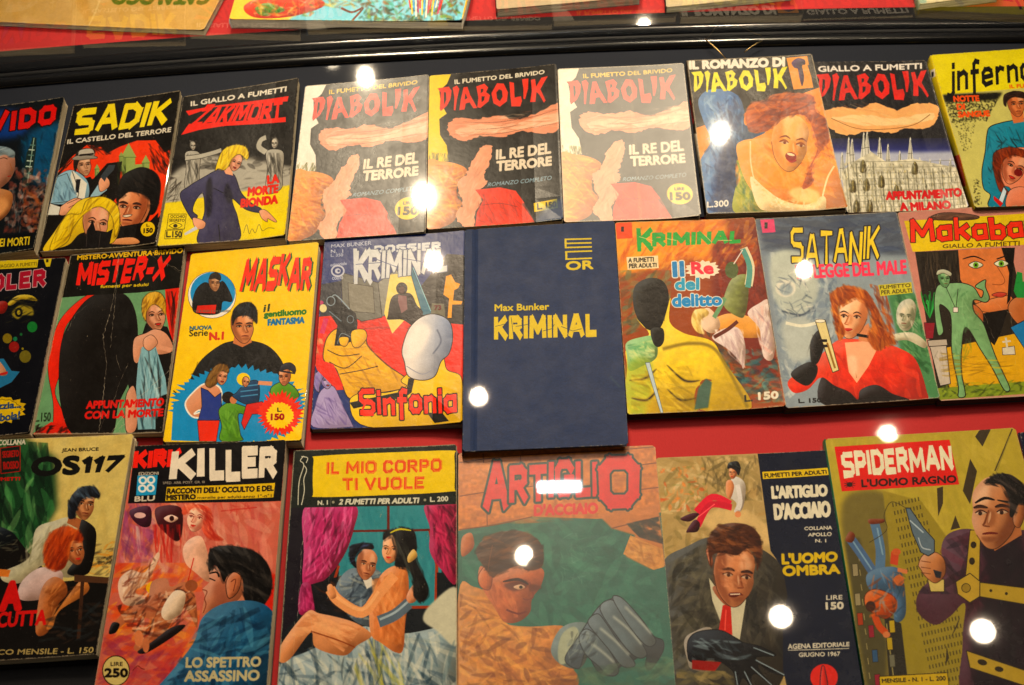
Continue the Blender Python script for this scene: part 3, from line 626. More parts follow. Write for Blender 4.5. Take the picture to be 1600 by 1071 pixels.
def jag_title(c, colr, T=None, out=None):
    """the ragged hand-cut title: letters and their counters filled together, even-odd"""
    segs = []
    for s_ in DLET + DHOLE:
        P = pts(s_)
        if T is not None: P = T(P)
        segs.append(c.loop(c.T(P)))
    m = c.mask(np.vstack(segs))
    if out and m is not None: c.put(c.dil(m, out[1]), out[0])
    c.put(m, colr, tex=.05)
def night_cover(Q, seed, margin, sub, disc, rough, spec, label, mott, bump, wear, tape=False, t=.009):
    C = Canvas(Q, seed=seed, bg='#1f1b17'); C.z(*Z3, pre=homog(D5, Q))
    C.poly("38,100 162,96 140,150 96,190 104,260 138,320 96,350 100,440 138,500 150,590 20,610", margin)
    C.brush("40,540 150,545 150,600 30,600", ['#3a3a18', '#6b6a2c'], 44, 40, 4, -80, 12, .9)
    # one long pale band with ragged edges, like a bank of evening cloud
    def rag(P, c_, k=5, **kw):
        Pd = smooth_closed(pts(P), 7); Pd = Pd + C.rng.normal(size=Pd.shape) * [k, k * .7]; C.poly(Pd, c_, **kw)
    rag("150,372 210,345 320,352 430,330 540,352 650,318 778,268 780,400 700,436 560,420 460,452 330,448 240,476 160,440", '#d9977a', 4)
    rag("190,410 330,380 470,392 620,352 778,318 780,372 640,400 480,424 330,428 230,450", '#edc0a4', 3, al=.85)
    C.brush("160,372 430,336 778,276 780,400 560,420 240,470", ['#f3ceb2', '#c07a5a', '#a86248', '#ecd8c0'], 90, 90, 5, -8, 8, .55)
    for P_ in ("170,440 330,440 460,430 600,404 778,380", "230,366 360,372 500,360 640,336 778,300", "300,410 420,404 560,384"): C.line(P_, '#7c4a38', 2.5, taper=.6)
    # ochre swirl and a pale column beside a red mound
    C.blob("20,610 110,592 200,606 254,640 230,690 200,720 196,790 226,830 200,880 180,930 120,965 15,975", '#d98a2e')
    C.brush("25,600 200,610 240,650 210,880 100,960 20,960", ['#eab04a', '#f0c468', '#a0561c', '#c46c20'], 120, 110, 7, 15, 30, .6, .4)
    rag("248,662 290,580 340,510 388,500 392,560 372,620 350,680 362,720 330,760 340,820 300,880 296,965 236,968 190,900 226,836 204,760 206,700", '#dda082', 4, tex=.05)
    C.brush("255,660 380,500 390,560 330,690 330,800 290,950 220,900 220,700", ['#f0c8ae', '#b57458', '#c98a6c'], 50, 60, 5, -60, 20, .5)
    C.poly("300,752 440,738 530,758 575,820 640,945 300,962 310,880 345,810", '#cf3f1c', tex=.06); C.brush("320,780 540,770 620,930 310,950", ['#a02c10', '#e4582c', '#7a2410'], 40, 110, 6, 60, 25, .6)
    C.line("340,840 440,830 540,850", '#7a2010', 3); C.brush("560,830 700,830 780,930 640,940", ['#1f1b17', '#3a2a1e', '#141a2a'], 30, 70, 8, 70, 10, .7)
    jag_title(C, '#d8402a')
    C.text("IL FUMETTO DEL BRIVIDO", "183,128 694,76 692,98 184,152", sub, .09)
    C.text("IL RE DEL", "422,528 728,490 728,548 420,578", '#e0d4c2', .11); C.text("TERRORE", "424,592 732,568 732,616 422,646", '#e0d4c2', .11)
    C.text("ROMANZO COMPLETO", "378,712 736,676 732,700 370,734", '#8fa8b8', .04)
    if disc:
        C.ell(690, 800, 74, 62, '#e6c83a'); C.text("LIRE", "662,762 716,778", INK, .08); C.text("150", "636,792 746,834", '#3a3020', .12)
    else:
        C.poly("632,830 764,810 770,864 636,882", '#e0c42c'); C.text("L. 150", "652,834 758,826 760,858 654,868", INK, .09); C.blob("660,900 790,800 800,930 650,940", '#22406a', soft=14, al=.8)
    if tape:
        C.poly("440,60 455,60 470,960 450,960", '#cfc0a0', soft=4, al=.18)
        C.brush("460,60 770,50 790,920 480,930", ['#6a5a40', '#8a7a5c', '#3a3428'], 160, 22, 5, 40, 90, .35)
    C.done(mott=mott, wear=wear)
    return book(Q, C, label, t=t, rough=rough, spec=spec, bump=bump, coat=.5 if tape else 1.0, coat_rough=.3 if tape else .03, spine='#1a5a8a' if seed == 4 else '#26221e')
night_cover(zq(Z2, "862,90 1566,30 1546,922 760,975"), 4, '#ece8de', '#d8bc34', True, .28, .22, "black comic with red title and white margin, right beside the violet woman comic", .05, .12, .8)
night_cover(D5, 5, '#ecd032', '#e6e0d0', False, .2, .06, "black comic with red title, yellow margin and a small yellow price box", .04, .05, .5)
night_cover(zq(Z3, "768,65 1482,38 1580,912 805,936"), 6, '#e8e0d0', '#d8bc34', True, .40, .6, "faded scuffed black comic with red title, washed out by glare, in the top row", .09, .2, 1.3, tape=True)

# 7 orange cover: auburn woman beside blue drapery
Q = zq(Z4, "52,94 795,62 1008,990 170,1015")
C = Canvas(Q, seed=7, bg='#2c2416'); C.z(*Z4)
C.poly("100,500 130,490 420,400 840,262 900,500 1010,1000 160,1010", '#e8922a', g=('#f0a43c', 500, 400, 700, 900)); C.brush("400,420 850,300 990,960 300,960", ['#f2b050', '#d87e1c', '#e89630'], 120, 90, 16, 40)
# blue drapery (plain stand-in)
C.blob("118,340 170,275 270,268 360,310 395,400 400,480 520,520 420,580 340,720 350,1000 175,1010 150,850 130,700 190,580 150,460", '#4a6c9c', tex=.08)
C.brush("140,300 360,300 400,520 340,1000 180,1000 150,620 180,480", ['#86a8cc', '#22345c', '#1a2444', '#5a82b4', '#a8c0d8'], 170, 110, 13, 80, 28, .6, .35)
C.blob("230,700 330,560 340,760 330,1000 220,1000", '#182448', soft=14, al=.7)
C.blob("350,690 430,760 440,840 560,960 560,1010 340,1010 335,880 370,800", '#9a9c34'); C.brush("350,700 430,780 560,1000 345,1000 340,860", ['#d8d45a', '#5c7a2c', '#2e5a48', '#c8b840'], 60, 70, 10, 60)
# woman: shoulders, dress, face, hair
C.blob("345,620 380,575 470,560 560,560 700,620 880,690 950,760 985,900 1000,990 900,1000 560,1000 430,860 380,760", '#ec9c40'); C.brush("380,600 560,580 900,720 960,960 600,960 440,800", ['#f6be6c', '#d47c24', '#f2ac50'], 70, 110, 16, 35)
C.blob("430,790 520,860 620,930 760,960 860,910 880,960 840,1000 560,1000 470,960", '#f0d8a8'); C.brush("430,800 600,920 850,920 850,990 560,990", ['#fff0d0', '#e4b878', '#f6e0b4'], 90, 26, 7, 20, 60, .8)
C.blob("660,880 740,850 840,890 820,950 720,940", '#f4ca88', soft=8); C.line("430,575 432,700 450,800", '#f0d8a8', 9); C.line("930,730 890,800 860,910", '#f0d8a8', 10)
C.face(665, 590, 330, 10, 1, '#f8bc74', '#d88a40', '#6a3414', fem=True); C.ell(672, 668, 34, 26, '#8a2c18', ang=15); C.ell(672, 656, 24, 8, '#f4dcb8', ang=15)
C.hair("430,520 400,420 440,350 520,340 560,300 680,290 800,310 820,400 880,450 900,560 850,640 800,720 800,830 740,860 780,740 830,620 800,500 760,430 700,420 610,440 560,490 520,520", '#a85420', '#5a2410', '#e08a3c', 200, 100, 10, -20, 45)
C.brush("800,560 900,540 940,700 860,700", ['#8a4a1c', '#c07028'], 30, 90, 8, 50)
C.poly("645,82 768,74 805,262 688,270", '#eb9a2e'); C.blob("676,110 710,86 752,96 756,124 738,132 750,200 738,252 722,200 712,150 690,140", '#3a1c44'); C.poly("770,128 800,122 826,200 790,190", '#2c2416')
qr = homog([(86, 176), (712, 120), (700, 262), (104, 306)], [(76, 165), (652, 140), (650, 270), (98, 285)])
jag_title(C, '#e8e03c', T=lambda P: hmap(qr, P))
C.text("IL ROMANZO DI", "66,100 632,80 632,130 68,145", '#efe8dc', .16)
C.text("L.300", "172,942 298,930 298,968 172,976", '#e4e0d8', .09)
C.done(wear=1.3)
SP = Canvas(zq(Z4, "18,95 50,92 170,1015 138,1045"), seed=77, bg='#332b24'); SP.z(*Z4)
SP.text("IL ROMANZO", "66,470 86,466 66,330 48,335", '#b02418', .1); SP.text("DIABOLIK N. 1", "132,850 110,855 84,540 104,535", '#ded6c6', .06); SP.done()
book(Q, C, "orange comic with a frightened auburn woman beside blue drapery", t=.011, spine_c=SP, zb=.0008)

# 8 cathedral cover
Q = zq(Z5, "-8,104 672,100 925,985 205,1005")
C = Canvas(Q, seed=8, bg='#120f16'); C.z(*Z5)
C.poly("60,560 840,560 930,1010 160,1010", '#10101c', g=('#4048a0', 400, 520, 440, 700)); C.poly("100,640 860,640 940,1010 160,1010", '#c8ccd4', soft=10, al=.85)
Pd = smooth_closed(pts("60,410 150,370 260,382 380,350 500,388 620,350 740,372 745,440 690,500 560,500 470,528 330,516 200,540 90,490"), 7); C.poly(Pd + C.rng.normal(size=Pd.shape) * [4, 3], '#eab47c', tex=.03); Pd = smooth_closed(pts("110,440 300,420 480,440 700,410 700,450 480,480 280,480"), 7); C.poly(Pd + C.rng.normal(size=Pd.shape) * 3, '#f8d6a8', al=.8)
C.brush("100,380 300,340 600,400 700,380 640,510 180,520", ['#d89c60', '#f8d8a8', '#b87c48'], 36, 110, 4, 20, 12, .55); C.line("110,440 260,500 430,505 600,480 700,420", '#8a5c34', 4)
for i, (x, y) in enumerate([(175, 650), (215, 560), (235, 570), (305, 530), (325, 525), (345, 640), (400, 560), (450, 600), (520, 640), (583, 560), (640, 680), (700, 690), (760, 690), (820, 690)]):
    C.poly([(x - 4, y), (x, y - 10), (x + 4, y), (x + 22, y + 160), (x - 22, y + 160)], '#d8d6cc'); C.line([(x + 3, y + 10), (x + 8, y + 150)], '#55564e', 4, 0); C.line([(x - 5, y + 20), (x - 10, y + 150)], '#8a8a7c', 3, 0)
    C.line([(x - 14, y + 90), (x + 14, y + 88)], '#55564e', 3, 0)
C.poly("170,760 260,690 350,640 440,700 600,680 860,740 925,1005 205,1005", '#cfcbb8', tex=.15)
for x in range(190, 900, 17): C.line([(x, 700 + (x * 7) % 60), (x + 26, 1005)], ['#4a4838', '#8c8a78', '#f0eee0'][x % 3], 5, 0, al=.8)
for x, y in [(300, 710), (320, 820), (240, 830), (410, 800), (340, 950), (500, 860), (260, 950), (610, 720)]: C.blob([(x - 18, y + 50), (x - 16, y), (x, y - 22), (x + 16, y), (x + 18, y + 50)], '#5c5438'); C.line([(x, y - 20), (x, y + 50)], '#c8b878', 3, 0)
for y in range(700, 1000, 34): C.line([(230 + (y - 700) * .1, y), (880 + (y - 700) * .1, y - 6)], '#6c6a58', 3, 0, al=.7)
C.brush("180,700 860,720 920,1000 210,1000", ['#f4f2e8', '#3c3a30', '#a8a692', '#d8c890', '#6c6a58'], 900, 20, 3, 84, 16, 1.0)
qr = homog([(86, 176), (712, 120), (700, 262), (104, 306)], [(20, 180), (680, 165), (694, 320), (30, 335)])
jag_title(C, '#c4281c', T=lambda P: hmap(qr, P))
C.text("IL GIALLO A FUMETTI", "-40,132 648,116 648,148 -36,164", '#ece6e0', .1)
C.text("APPUNTAMENTO", "440,880 880,866 884,914 440,926", '#b81c20', .12); C.text("A MILANO", "520,948 815,938 822,985 525,992", '#b81c20', .12)
C.done(wear=.4)
book(Q, C, "comic with a white gothic cathedral under a pale band and red title", t=.005)

# 9 yellow cover cut by the right edge
Q = zq(Z5, "706,62 1455,12 1790,950 968,975")
C = Canvas(Q, seed=9, bg='#e2d62c'); C.ink = True; C.z(*Z5)
C.poly("775,300 1500,240 1700,960 968,975", '#c8c37c'); C.brush("775,300 1130,285 1040,460 830,470", ['#191710'], 420, 14, 7, 30, 90, .9); C.brush("830,430 980,420 950,620 900,640", ['#191710', '#4a4830'], 130, 9, 5, 30, 90, .9); C.brush("960,800 1000,800 1010,960 960,960", ['#191710'], 50, 12, 5, 60, 60, .9)
C.poly("778,300 1135,285 1100,330 790,345", '#191710', soft=8)
C.text("NOTTE", "840,308 990,304 994,336 844,340", '#d85a20', .13); C.text("DI", "860,356 905,354 908,386 864,388", '#d85a20', .13); C.text("SANGUE", "868,402 1052,394 1058,426 872,434", '#d85a20', .13)
# man in a teal pullover (plain) behind a shouting red-haired woman
C.blob("1010,760 1030,640 1040,540 1060,490 1130,465 1180,455 1280,440 1400,500 1400,980 1100,980 1045,960 1060,900 1020,860", '#1d7890', ln=INK, lw=5, tex=.04)
C.brush("1040,500 1290,480 1280,620 1100,640 1050,860", [INK, '#125064', '#2c94aa'], 50, 70, 6, 60, 25, .75); C.poly("1180,400 1260,400 1262,460 1200,470", '#c8794c'); C.face(1215, 355, 150, -4, 1, '#cf8254', '#8a4a2a'); C.hair("1140,350 1145,300 1200,278 1262,285 1275,320 1200,312 1160,340 1155,370", '#2a1a12', '#120c08', '#5a3a22', 26, 40, 5, -20)
C.blob("1110,720 1130,640 1290,620 1400,760 1300,960 1200,960 1180,860 1110,830", '#d88a6c'); C.face(1200, 730, 210, 25, 1, '#dd9474', '#8e4c34', fem=True); C.ell(1228, 765, 26, 22, '#6a1814', ang=20)
C.hair("1075,700 1090,640 1180,612 1290,640 1290,680 1200,660 1140,690 1120,760 1140,840 1180,900 1120,880 1090,800", '#7a3416', '#2a1008', '#b85a24', 80, 70, 7, 70); C.blob("1170,880 1240,850 1300,880 1300,980 1160,980", '#d4876a')
C.poly("1110,930 1140,850 1158,880 1134,950", '#c8d8e4', ln=INK, lw=3); C.poly("1080,905 1136,950 1120,972 1080,930", '#b02018')
C.text("IL FUMETTO", "1175,240 1400,225 1400,250 1178,260", '#d86a20', .1)
C.logo("jnfernal", "800,100 1330,50 1345,205 800,290", '#17150f', th=.17, gap=.13)
C.done(wear=.5)
SP = Canvas(zq(Z5, "668,95 706,62 968,975 930,990"), seed=79, bg='#d6c424'); SP.z(*Z5)
SP.poly("706,166 732,160 740,212 712,222", '#e6e0d4'); SP.text("1", "716,182 726,210", INK, .1); SP.text("INFERNAL", "916,862 892,872 864,716 884,708", '#c0401c', .08); SP.poly("668,95 690,76 700,110 680,130", '#8a7c20', soft=4); SP.done()
book(Q, C, "yellow comic with a teal-clad man, cut by the right edge, top row", t=.013, spine_c=SP, pages=('#b9a870', '#8d7c40'))

# 10 black cover with coloured balls, cut by the left edge
Q = zq(Z6, "-330,135 338,110 155,1003 -520,1040")
C = Canvas(Q, seed=10, bg='#0b0c12'); C.z(*Z6)
C.poly("-330,140 265,110 255,155 -340,180", '#c9b62c'); C.poly("195,118 220,110 240,170 188,168", '#0b0c12'); C.text("LINGUAGGIO A FUMETTI", "-60,146 186,130 186,148 -60,164", '#6a5e1c', .03); C.text("1", "236,118 246,132", '#2a2410', .1)
C.logo("JOLER", "-100,205 235,165 232,255 -110,285", '#8e1830', th=.28, gap=.16, out=('#b8a0a4', .045))
C.blob("40,340 90,300 160,300 190,330 110,320 60,350", '#b8a43a'); C.blob("60,390 100,350 160,360 170,400 120,400 90,420", '#8c8030', soft=3); C.ell(96, 386, 20, 24, '#0b0c12'); C.ell(96, 386, 9, 12, '#a89a34')
C.brush("20,300 200,310 180,440 20,440", ['#0b0c12', '#2c2a18'], 30, 60, 5, -20, 20, .9); C.blob("0,330 40,340 20,390 -40,380", '#7c2018')
for x, y, r, cc in [(165, 460, 26, '#1f6a34'), (38, 517, 24, '#75681e'), (72, 560, 26, '#7c1e18'), (129, 610, 30, '#655e22'), (78, 520, 11, '#1f6a4c'), (116, 570, 6, '#857a22'), (108, 497, 7, '#1f5a34')]:
    C.ell(x, y, r, r * 1.06, cc); C.brush([(x - r, y - r), (x + r, y - r), (x, y + r)], ['#c8c89a'], 5, r * .5, 2, -50, 20, .3)
C.poly("-20,620 20,618 60,680 104,685 60,740 0,770 -30,760", '#2c6c90', ln=INK, lw=3); C.blob("-10,630 20,660 36,700 0,700", '#b98a6c'); C.line("0,700 40,690", '#a02420', 12)
C.jag(10, 880, 118, 66, '#c4a81e', 16, .16); C.jag(10, 880, 100, 52, '#cdb224', 16, .1, ln='#2a2410', lw=2); C.text("pazzia...", "-60,850 110,838 108,880 -60,890", '#26406a', .07); C.text("diabola!", "-60,905 104,890 102,928 -60,945", '#26406a', .07)
C.done(mott=.05, wear=.8)
book(Q, C, "black comic with coloured balls and yellow eye, cut by the left edge", t=.012)

# 11 worn cover, dark rounded shape with red rim, woman with a blue towel
Q = zq(Z6, "358,92 941,50 830,1000 163,1005")
C = Canvas(Q, seed=11, bg='#12100c'); C.ink = True; C.z(*Z6)
C.poly("305,310 930,262 930,1010 150,1010", '#6c9470')
C.blob("250,600 300,430 420,310 540,270 620,280 560,300 360,420 310,560 300,700 280,800 340,940 300,1010 270,1010 270,850 245,700", '#c8321c')
C.poly("170,1000 260,940 410,980 400,1005 170,1005", '#b82c1a'); C.brush("180,950 400,970 390,1005 180,1005", [INK], 26, 50, 8, -40, 20, .9)
C.blob("300,640 330,480 430,330 540,280 640,300 690,400 696,560 660,720 600,850 560,1010 380,1010 310,860", '#14100d', tex=.08)
C.poly("838,268 925,262 905,480 880,590 845,400", '#c0301c'); C.brush("845,280 910,280 880,540", [INK, '#8a1c10'], 20, 130, 6, 86, 6, .9)
C.poly("740,440 850,460 905,600 830,1005 640,1005 660,800 640,700 700,560", '#14110e')
C.face(786, 400, 160, -4, 1, '#cf9c80', '#7e5038', fem=True, shade=1); C.hair("720,380 725,320 760,285 810,285 840,330 840,400 820,370 780,345 745,380 740,430", '#c8a03c', '#5a3a10', '#ecd06c', 50, 50, 6, -70)
C.blob("680,520 740,490 790,470 850,500 880,580 800,600 740,570 700,640 676,620", '#c8957a', ln=INK, lw=3); C.blob("650,780 680,760 700,860 690,980 640,985 636,840", '#c8957a', ln=INK, lw=3)
C.poly("720,560 790,560 840,720 850,800 790,820 790,980 700,980 690,760 700,640", '#7fa6b0'); C.brush("710,570 790,570 840,800 780,980 710,980", ['#bcd6da', '#2c4650', INK, '#9cc2ca'], 60, 170, 6, 84, 8, .8); C.blob("730,520 770,500 800,540 760,580 730,560", '#cf9c80', ln=INK, lw=2); C.line("800,560 870,580", '#c8957a', 22)
C.poly("310,230 360,90 940,48 925,262 700,285 305,305", '#12100c')
C.logo("MISTER-X", "400,135 872,96 830,225 385,255", '#cc2c1c', th=.27, gap=.08, jit=.03, wj=.15)
C.text("MISTERO·AVVENTURA·BRIVIDO", "394,96 930,62 926,86 392,118", '#d8b42c', .1); C.text("fumetti per adulti", "512,246 755,236 750,256 508,266", '#c8b02c', .08)
C.text("APPUNTAMENTO", "440,836 834,822 828,860 438,872", '#b8241a', .12); C.text("CON LA MORTE", "434,888 830,876 826,912 430,924", '#b8241a', .12); C.text("L.150", "180,896 258,892 256,936 178,940", '#2c3a28', .05)
for P, w_ in [("600,60 590,250 560,380 520,520 540,640 525,800 500,990", 3.4), ("608,70 575,420 560,560", 2), ("760,60 830,130 925,180", 2.2), ("650,640 560,860 500,985", 1.8), ("860,680 700,820 560,1000", 2.2), ("850,740 760,800", 1.8), ("620,880 640,1000", 1.8), ("640,950 560,1000", 2.2), ("440,350 380,400 340,480", 1.4), ("590,600 610,680", 1.4), ("720,70 940,200", 1.4)]: C.crease(P, w_)
C.done(mott=.07, wear=1.6)
book(Q, C, "creased comic with a big black rounded shape and blue-towelled woman", t=.007)

# 12 yellow cover
Q = zq(Z7, "190,88 838,29 752,1040 48,1043")
C = Canvas(Q, seed=12, bg='#e6c416'); C.ink = True; C.z(*Z7)
C.brush("200,100 830,40 740,1000 60,1000", ['#ecce28', '#dcb810', '#e8c81c'], 60, 120, 30, -60, 60, .35)
C.ell(296, 296, 122, 118, '#e8e4dc', ln=INK, lw=2); C.ell(300, 286, 114, 106, '#2a86b8'); C.blob("196,350 215,270 262,232 310,260 350,226 390,290 396,330 350,330 330,390 220,390", '#14110f'); C.poly("222,350 318,345 312,390 214,385", '#b82c18')
C.face(308, 236, 84, 0, 1, '#b08868', '#6a4830'); C.hair("284,215 290,192 316,182 338,196 338,222 310,212", '#2a241e', '#14110f', '#4c443a', 12, 24, 4, 0); C.text("con e senza il suo mantello", "190,365 300,412 390,358 380,348 300,398 200,355" if 0 else "205,388 390,372", '#6a665c', .03)
C.blob("100,780 150,790 230,640 330,555 400,530 470,525 560,545 620,590 660,660 660,760 560,800 300,800 140,800", '#13110f', tex=.05); C.brush("180,640 600,580 640,700 200,760", ['#2c2a28', '#13110f', '#3c3c40'], 50, 120, 8, -50, 30, .5)
C.jag(430, 860, 330, 200, '#1f84b4', 60, .10); C.poly("100,850 180,800 240,1040 90,1035", '#1f84b4'); C.poly("400,700 640,700 650,800 380,800", '#1f84b4')
C.poly("402,540 414,480 486,480 498,535 450,560", '#b87850'); C.face(450, 455, 170, 0, 1, '#cc8c62', '#7c4c30'); C.hair("400,450 402,380 440,340 490,335 522,370 524,440 505,420 470,400 420,410", '#14110f', '#0a0808', '#34485a', 40, 60, 6, -70)
# three fighters, woman, detective
C.blob("160,850 200,790 260,745 330,760 345,820 320,940 240,940 238,880 205,900 280,880 285,910 200,915", '#c89070', ln='#e8e4da', lw=8); C.poly("240,765 275,780 310,815 342,790 345,860 330,935 225,935 245,860", '#2c3c7c', ln=INK, lw=3); C.poly("222,932 335,932 318,1040 232,1040", '#c8381c', ln=INK, lw=3)
C.face(345, 708, 86, 10, 1, '#cf9878', '#8a5a40', fem=True); C.hair("262,740 290,680 330,645 375,655 380,690 345,680 320,700 320,745 280,765", '#7a5a2c', '#3c2a14', '#b08c4c', 40, 60, 6, -60)
C.blob("330,880 380,840 430,850 500,880 480,910 430,900 440,1000 450,1035 340,1035 345,960", '#5a8c2c', ln=INK, lw=3); C.brush("345,880 430,870 440,1020 345,1020", ['#3c6418', '#7cac44'], 24, 80, 6, 80); C.ell(378, 815, 32, 30, '#1e1812'); C.ell(404, 828, 18, 20, '#b87c58')
C.blob("420,790 470,740 530,735 530,840 470,850 400,810", '#1e3c5c', ln=INK, lw=3)
for y in (760, 785, 810): C.line([(440, y), (528, y - 10)], '#4c84a8', 6)
C.ell(455, 722, 34, 32, '#e4c83c'); C.face(466, 736, 52, 10, 1, '#cc9470', '#8a5a3c'); C.poly("470,850 550,835 580,870 540,900 500,900 460,980 445,945", '#b82c24', ln=INK, lw=3); C.line("530,740 600,745", '#c89070', 20)
C.blob("590,800 600,760 660,735 720,770 730,820 600,830", '#5a8c2c', ln=INK, lw=3); C.face(664, 710, 90, -4, -1, '#c08460', '#7c4c34'); C.blob("640,680 650,650 690,638 718,660 716,690 680,672", '#2c2c34', ln=INK, lw=2); C.line("640,680 718,694", '#22222a', 8)
C.jag(640, 900, 108, 108, '#cc3a1e', 34, .22); C.jag(640, 908, 68, 66, '#e6c82c', 26, .15); C.text("L.", "628,868 650,888", INK, .08); C.text("150", "596,900 662,930", '#8a1c14', .12)
C.logo("MASKAR", "478,118 818,92 800,262 440,292", '#2a5a2c', th=.26, gap=.05, jit=.06, wj=.1); C.logo("MASKAR", "470,116 810,90 792,260 432,290", '#d23c1c', th=.26, gap=.05, jit=.06, wj=.1)
C.text("il", "562,345 590,342 585,378 556,382", '#2a3c1c', .05); C.text("gentiluomo", "560,382 775,360 772,404 560,416", '#2f6c2c', .09); C.text("FANTASMA", "580,420 764,408 762,438 580,450", '#1c6c9c', .13)
C.text("NUOVA", "184,455 296,450 294,470 182,474", '#34607c', .12); C.text("Serie", "182,474 276,470 274,502 180,506", '#2a2a1c', .04); C.text("N.1", "284,488 354,484 352,520 284,524", '#b8442c', .12)
C.done(mott=.04, wear=.5)
book(Q, C, "yellow comic with red slanted title, black-suited man and brawling figures", t=.013, zb=.0005, pages=('#ece2c8', '#c4b494'))

# 13 red and yellow cover: arm with revolver, plain pale dome
Q = zq(Z8, "118,80 811,38 797,988 48,1012")
C = Canvas(Q, seed=13, bg='#26366a'); C.ink = True; C.z(*Z8)
C.brush("120,90 810,50 800,300 120,300", ['#34487c', '#1e2a54', '#3c5488'], 200, 12, 6, 0, 90, .5)
C.poly("90,300 200,280 200,440 100,560", '#34363e'); C.poly("580,320 720,150 810,160 800,500 600,480", '#2a2622'); C.brush("600,300 800,200 795,490 620,460", ['#4c4638', '#1c1a18', '#5c5a50'], 130, 12, 6, 60, 60, .7)
C.poly("60,460 300,440 800,500 798,800 120,820 60,650", '#c8341e', tex=.05); C.brush("280,430 560,440 560,520 300,520", ['#8a2418', '#5a1c14', '#c8341e'], 60, 50, 8, 20)
C.poly("200,240 380,290 400,460 300,480 205,430", '#6c6c66', ln=INK, lw=3); C.poly("232,290 355,310 365,440 240,430", '#7c7a70', ln=INK, lw=2); C.poly("380,290 470,225 480,240 420,450 400,455", '#84847c', ln=INK, lw=3)
C.poly("440,250 540,240 600,440 540,440 450,540 410,440", '#dccb7a'); C.poly("540,200 645,440 600,450 545,260", '#3c6c80', ln=INK, lw=2); C.line("552,215 640,430", '#8cc0cc', 4)
C.blob("430,450 445,370 480,345 540,345 570,400 600,440 560,500 500,470 430,470", '#241a18'); C.ell(497, 318, 28, 30, '#241a18'); C.poly("480,350 520,355 525,420 495,440 478,380", '#7c5a5c'); C.ell(497, 325, 14, 18, '#4c3430')
C.poly("702,350 715,260 740,252 760,290 785,300 775,320 755,330 750,380 796,385 790,400 745,400 742,465 722,465 730,370", '#dda01e'); C.poly("645,390 705,395 712,470 640,450", '#6a6858'); C.text("73", "658,402 690,424", '#5a1c1c', .1)
# arm in yellow sleeve with revolver
C.blob("110,640 130,560 180,515 260,525 320,540 330,600 420,690 520,760 540,800 400,830 330,830 240,860 200,780 170,710 120,680", '#dcae1c', ln=INK, lw=4, tex=.05)
C.brush("150,540 320,560 500,770 260,830 190,720", ['#a87a14', '#ecc83c', '#7c5410'], 60, 90, 6, 35, 25, .5)
for P in ("130,620 200,650 290,640", "140,680 220,710 300,650", "190,740 300,720 380,700"): C.line(P, INK, 4)
C.poly("130,360 165,340 190,380 270,440 280,490 270,570 200,600 165,600 180,500 140,440", '#16161a'); C.line("140,385 170,350 240,420", '#8898a4', 6); C.ell(148, 380, 20, 22, '#16161a', ln='#8898a4', lw=5); C.ell(244, 470, 16, 18, '#16161a', ln='#8898a4', lw=3); C.line("140,430 200,480", '#6c7c88', 5); C.line("180,590 200,540 250,560", '#8898a4', 3)
C.blob("250,530 310,520 325,560 290,605 255,600", '#e0b420', ln=INK, lw=3); C.blob("190,560 235,560 225,600 195,595", '#e0b420', ln=INK, lw=3)
C.blob("500,760 680,640 720,720 790,760 797,900 797,1000 330,1000 240,880 300,830 420,830 520,800", '#e2c020', ln=INK, lw=3); C.poly("240,880 520,820 530,760 560,760 545,830 520,850 260,910", '#16120e'); C.poly("620,930 700,940 730,980 660,985", '#16120e')
# pale dome, no features
C.blob("498,620 530,520 590,460 660,444 730,480 748,560 730,640 690,680 660,750 600,770 530,750 510,680", '#d8d4d0', ln=INK, lw=4, g=('#7c8cac', 560, 560, 748, 560)); C.blob("530,560 590,490 640,520 600,620 540,660", '#efeae4', soft=12, al=.8)
C.line("670,520 690,580 650,640", '#4c5468', 5, soft=2); C.line("520,700 600,740 670,700", '#8c90a0', 4)
# seated woman in lilac, coloured lights
C.blob("60,1000 70,900 100,820 160,800 210,900 255,990 250,1000", '#a094c0', ln='#3a3058', lw=3); C.brush("70,850 200,860 240,990 70,990", ['#c4bcdc', '#6c5c94', '#4c3c74'], 40, 80, 5, 60); C.face(126, 770, 84, 0, 1, '#b4a8cc', '#6c6094', '#2a2044', fem=True); C.hair("65,800 70,740 110,715 150,730 120,745 95,790 90,830", '#8c80b4', '#5c5088', '#b8b0d4', 24, 40, 5, 70)
C.poly("60,660 160,690 210,800 160,800 80,720", '#c8341e'); C.line("104,540 125,465", '#b82c60', 26, 0); C.ell(110, 416, 18, 20, '#d8d0a0'); C.ell(100, 388, 12, 10, '#a8406c'); C.brush("70,560 130,540 110,650 70,640", ['#c88a6c', '#dcae84', '#a86a50'], 20, 30, 10, 80)
C.logo("DOSSIER", "362,108 690,88 690,130 360,144", '#c8ccd4', th=.3, gap=.1); C.logo("KRIMINAL", "270,128 722,122 722,236 262,290", '#c6cace', th=.25, gap=.08, out=('#3c4460', .02)); C.logo("K", "258,118 352,118 352,300 262,300", '#c6cace', th=.16, gap=0)
for P in ("270,200 400,190", "360,170 480,215", "500,170 620,190", "640,160 700,200"): C.line(P, '#26366a', 3)
C.text("MAX BUNKER", "150,102 348,84 348,104 150,118", '#b8bccc', .05); C.text("N.  1", "148,128 208,126 208,142 148,144", '#b8bccc', .05); C.text("L. 350", "148,148 208,146 208,160 148,162", '#b8bccc', .05)
C.text("editoriale", "146,196 226,186 226,202 146,210", '#b8bccc', .05); C.text("como", "154,262 208,258 208,272 154,276", '#b8bccc', .05); C.ell(182, 232, 34, 30, '#b8bccc'); C.ell(182, 232, 26, 22, '#26366a'); C.ell(182, 232, 14, 13, '#b8bccc'); C.ell(186, 232, 6, 6, '#26366a')
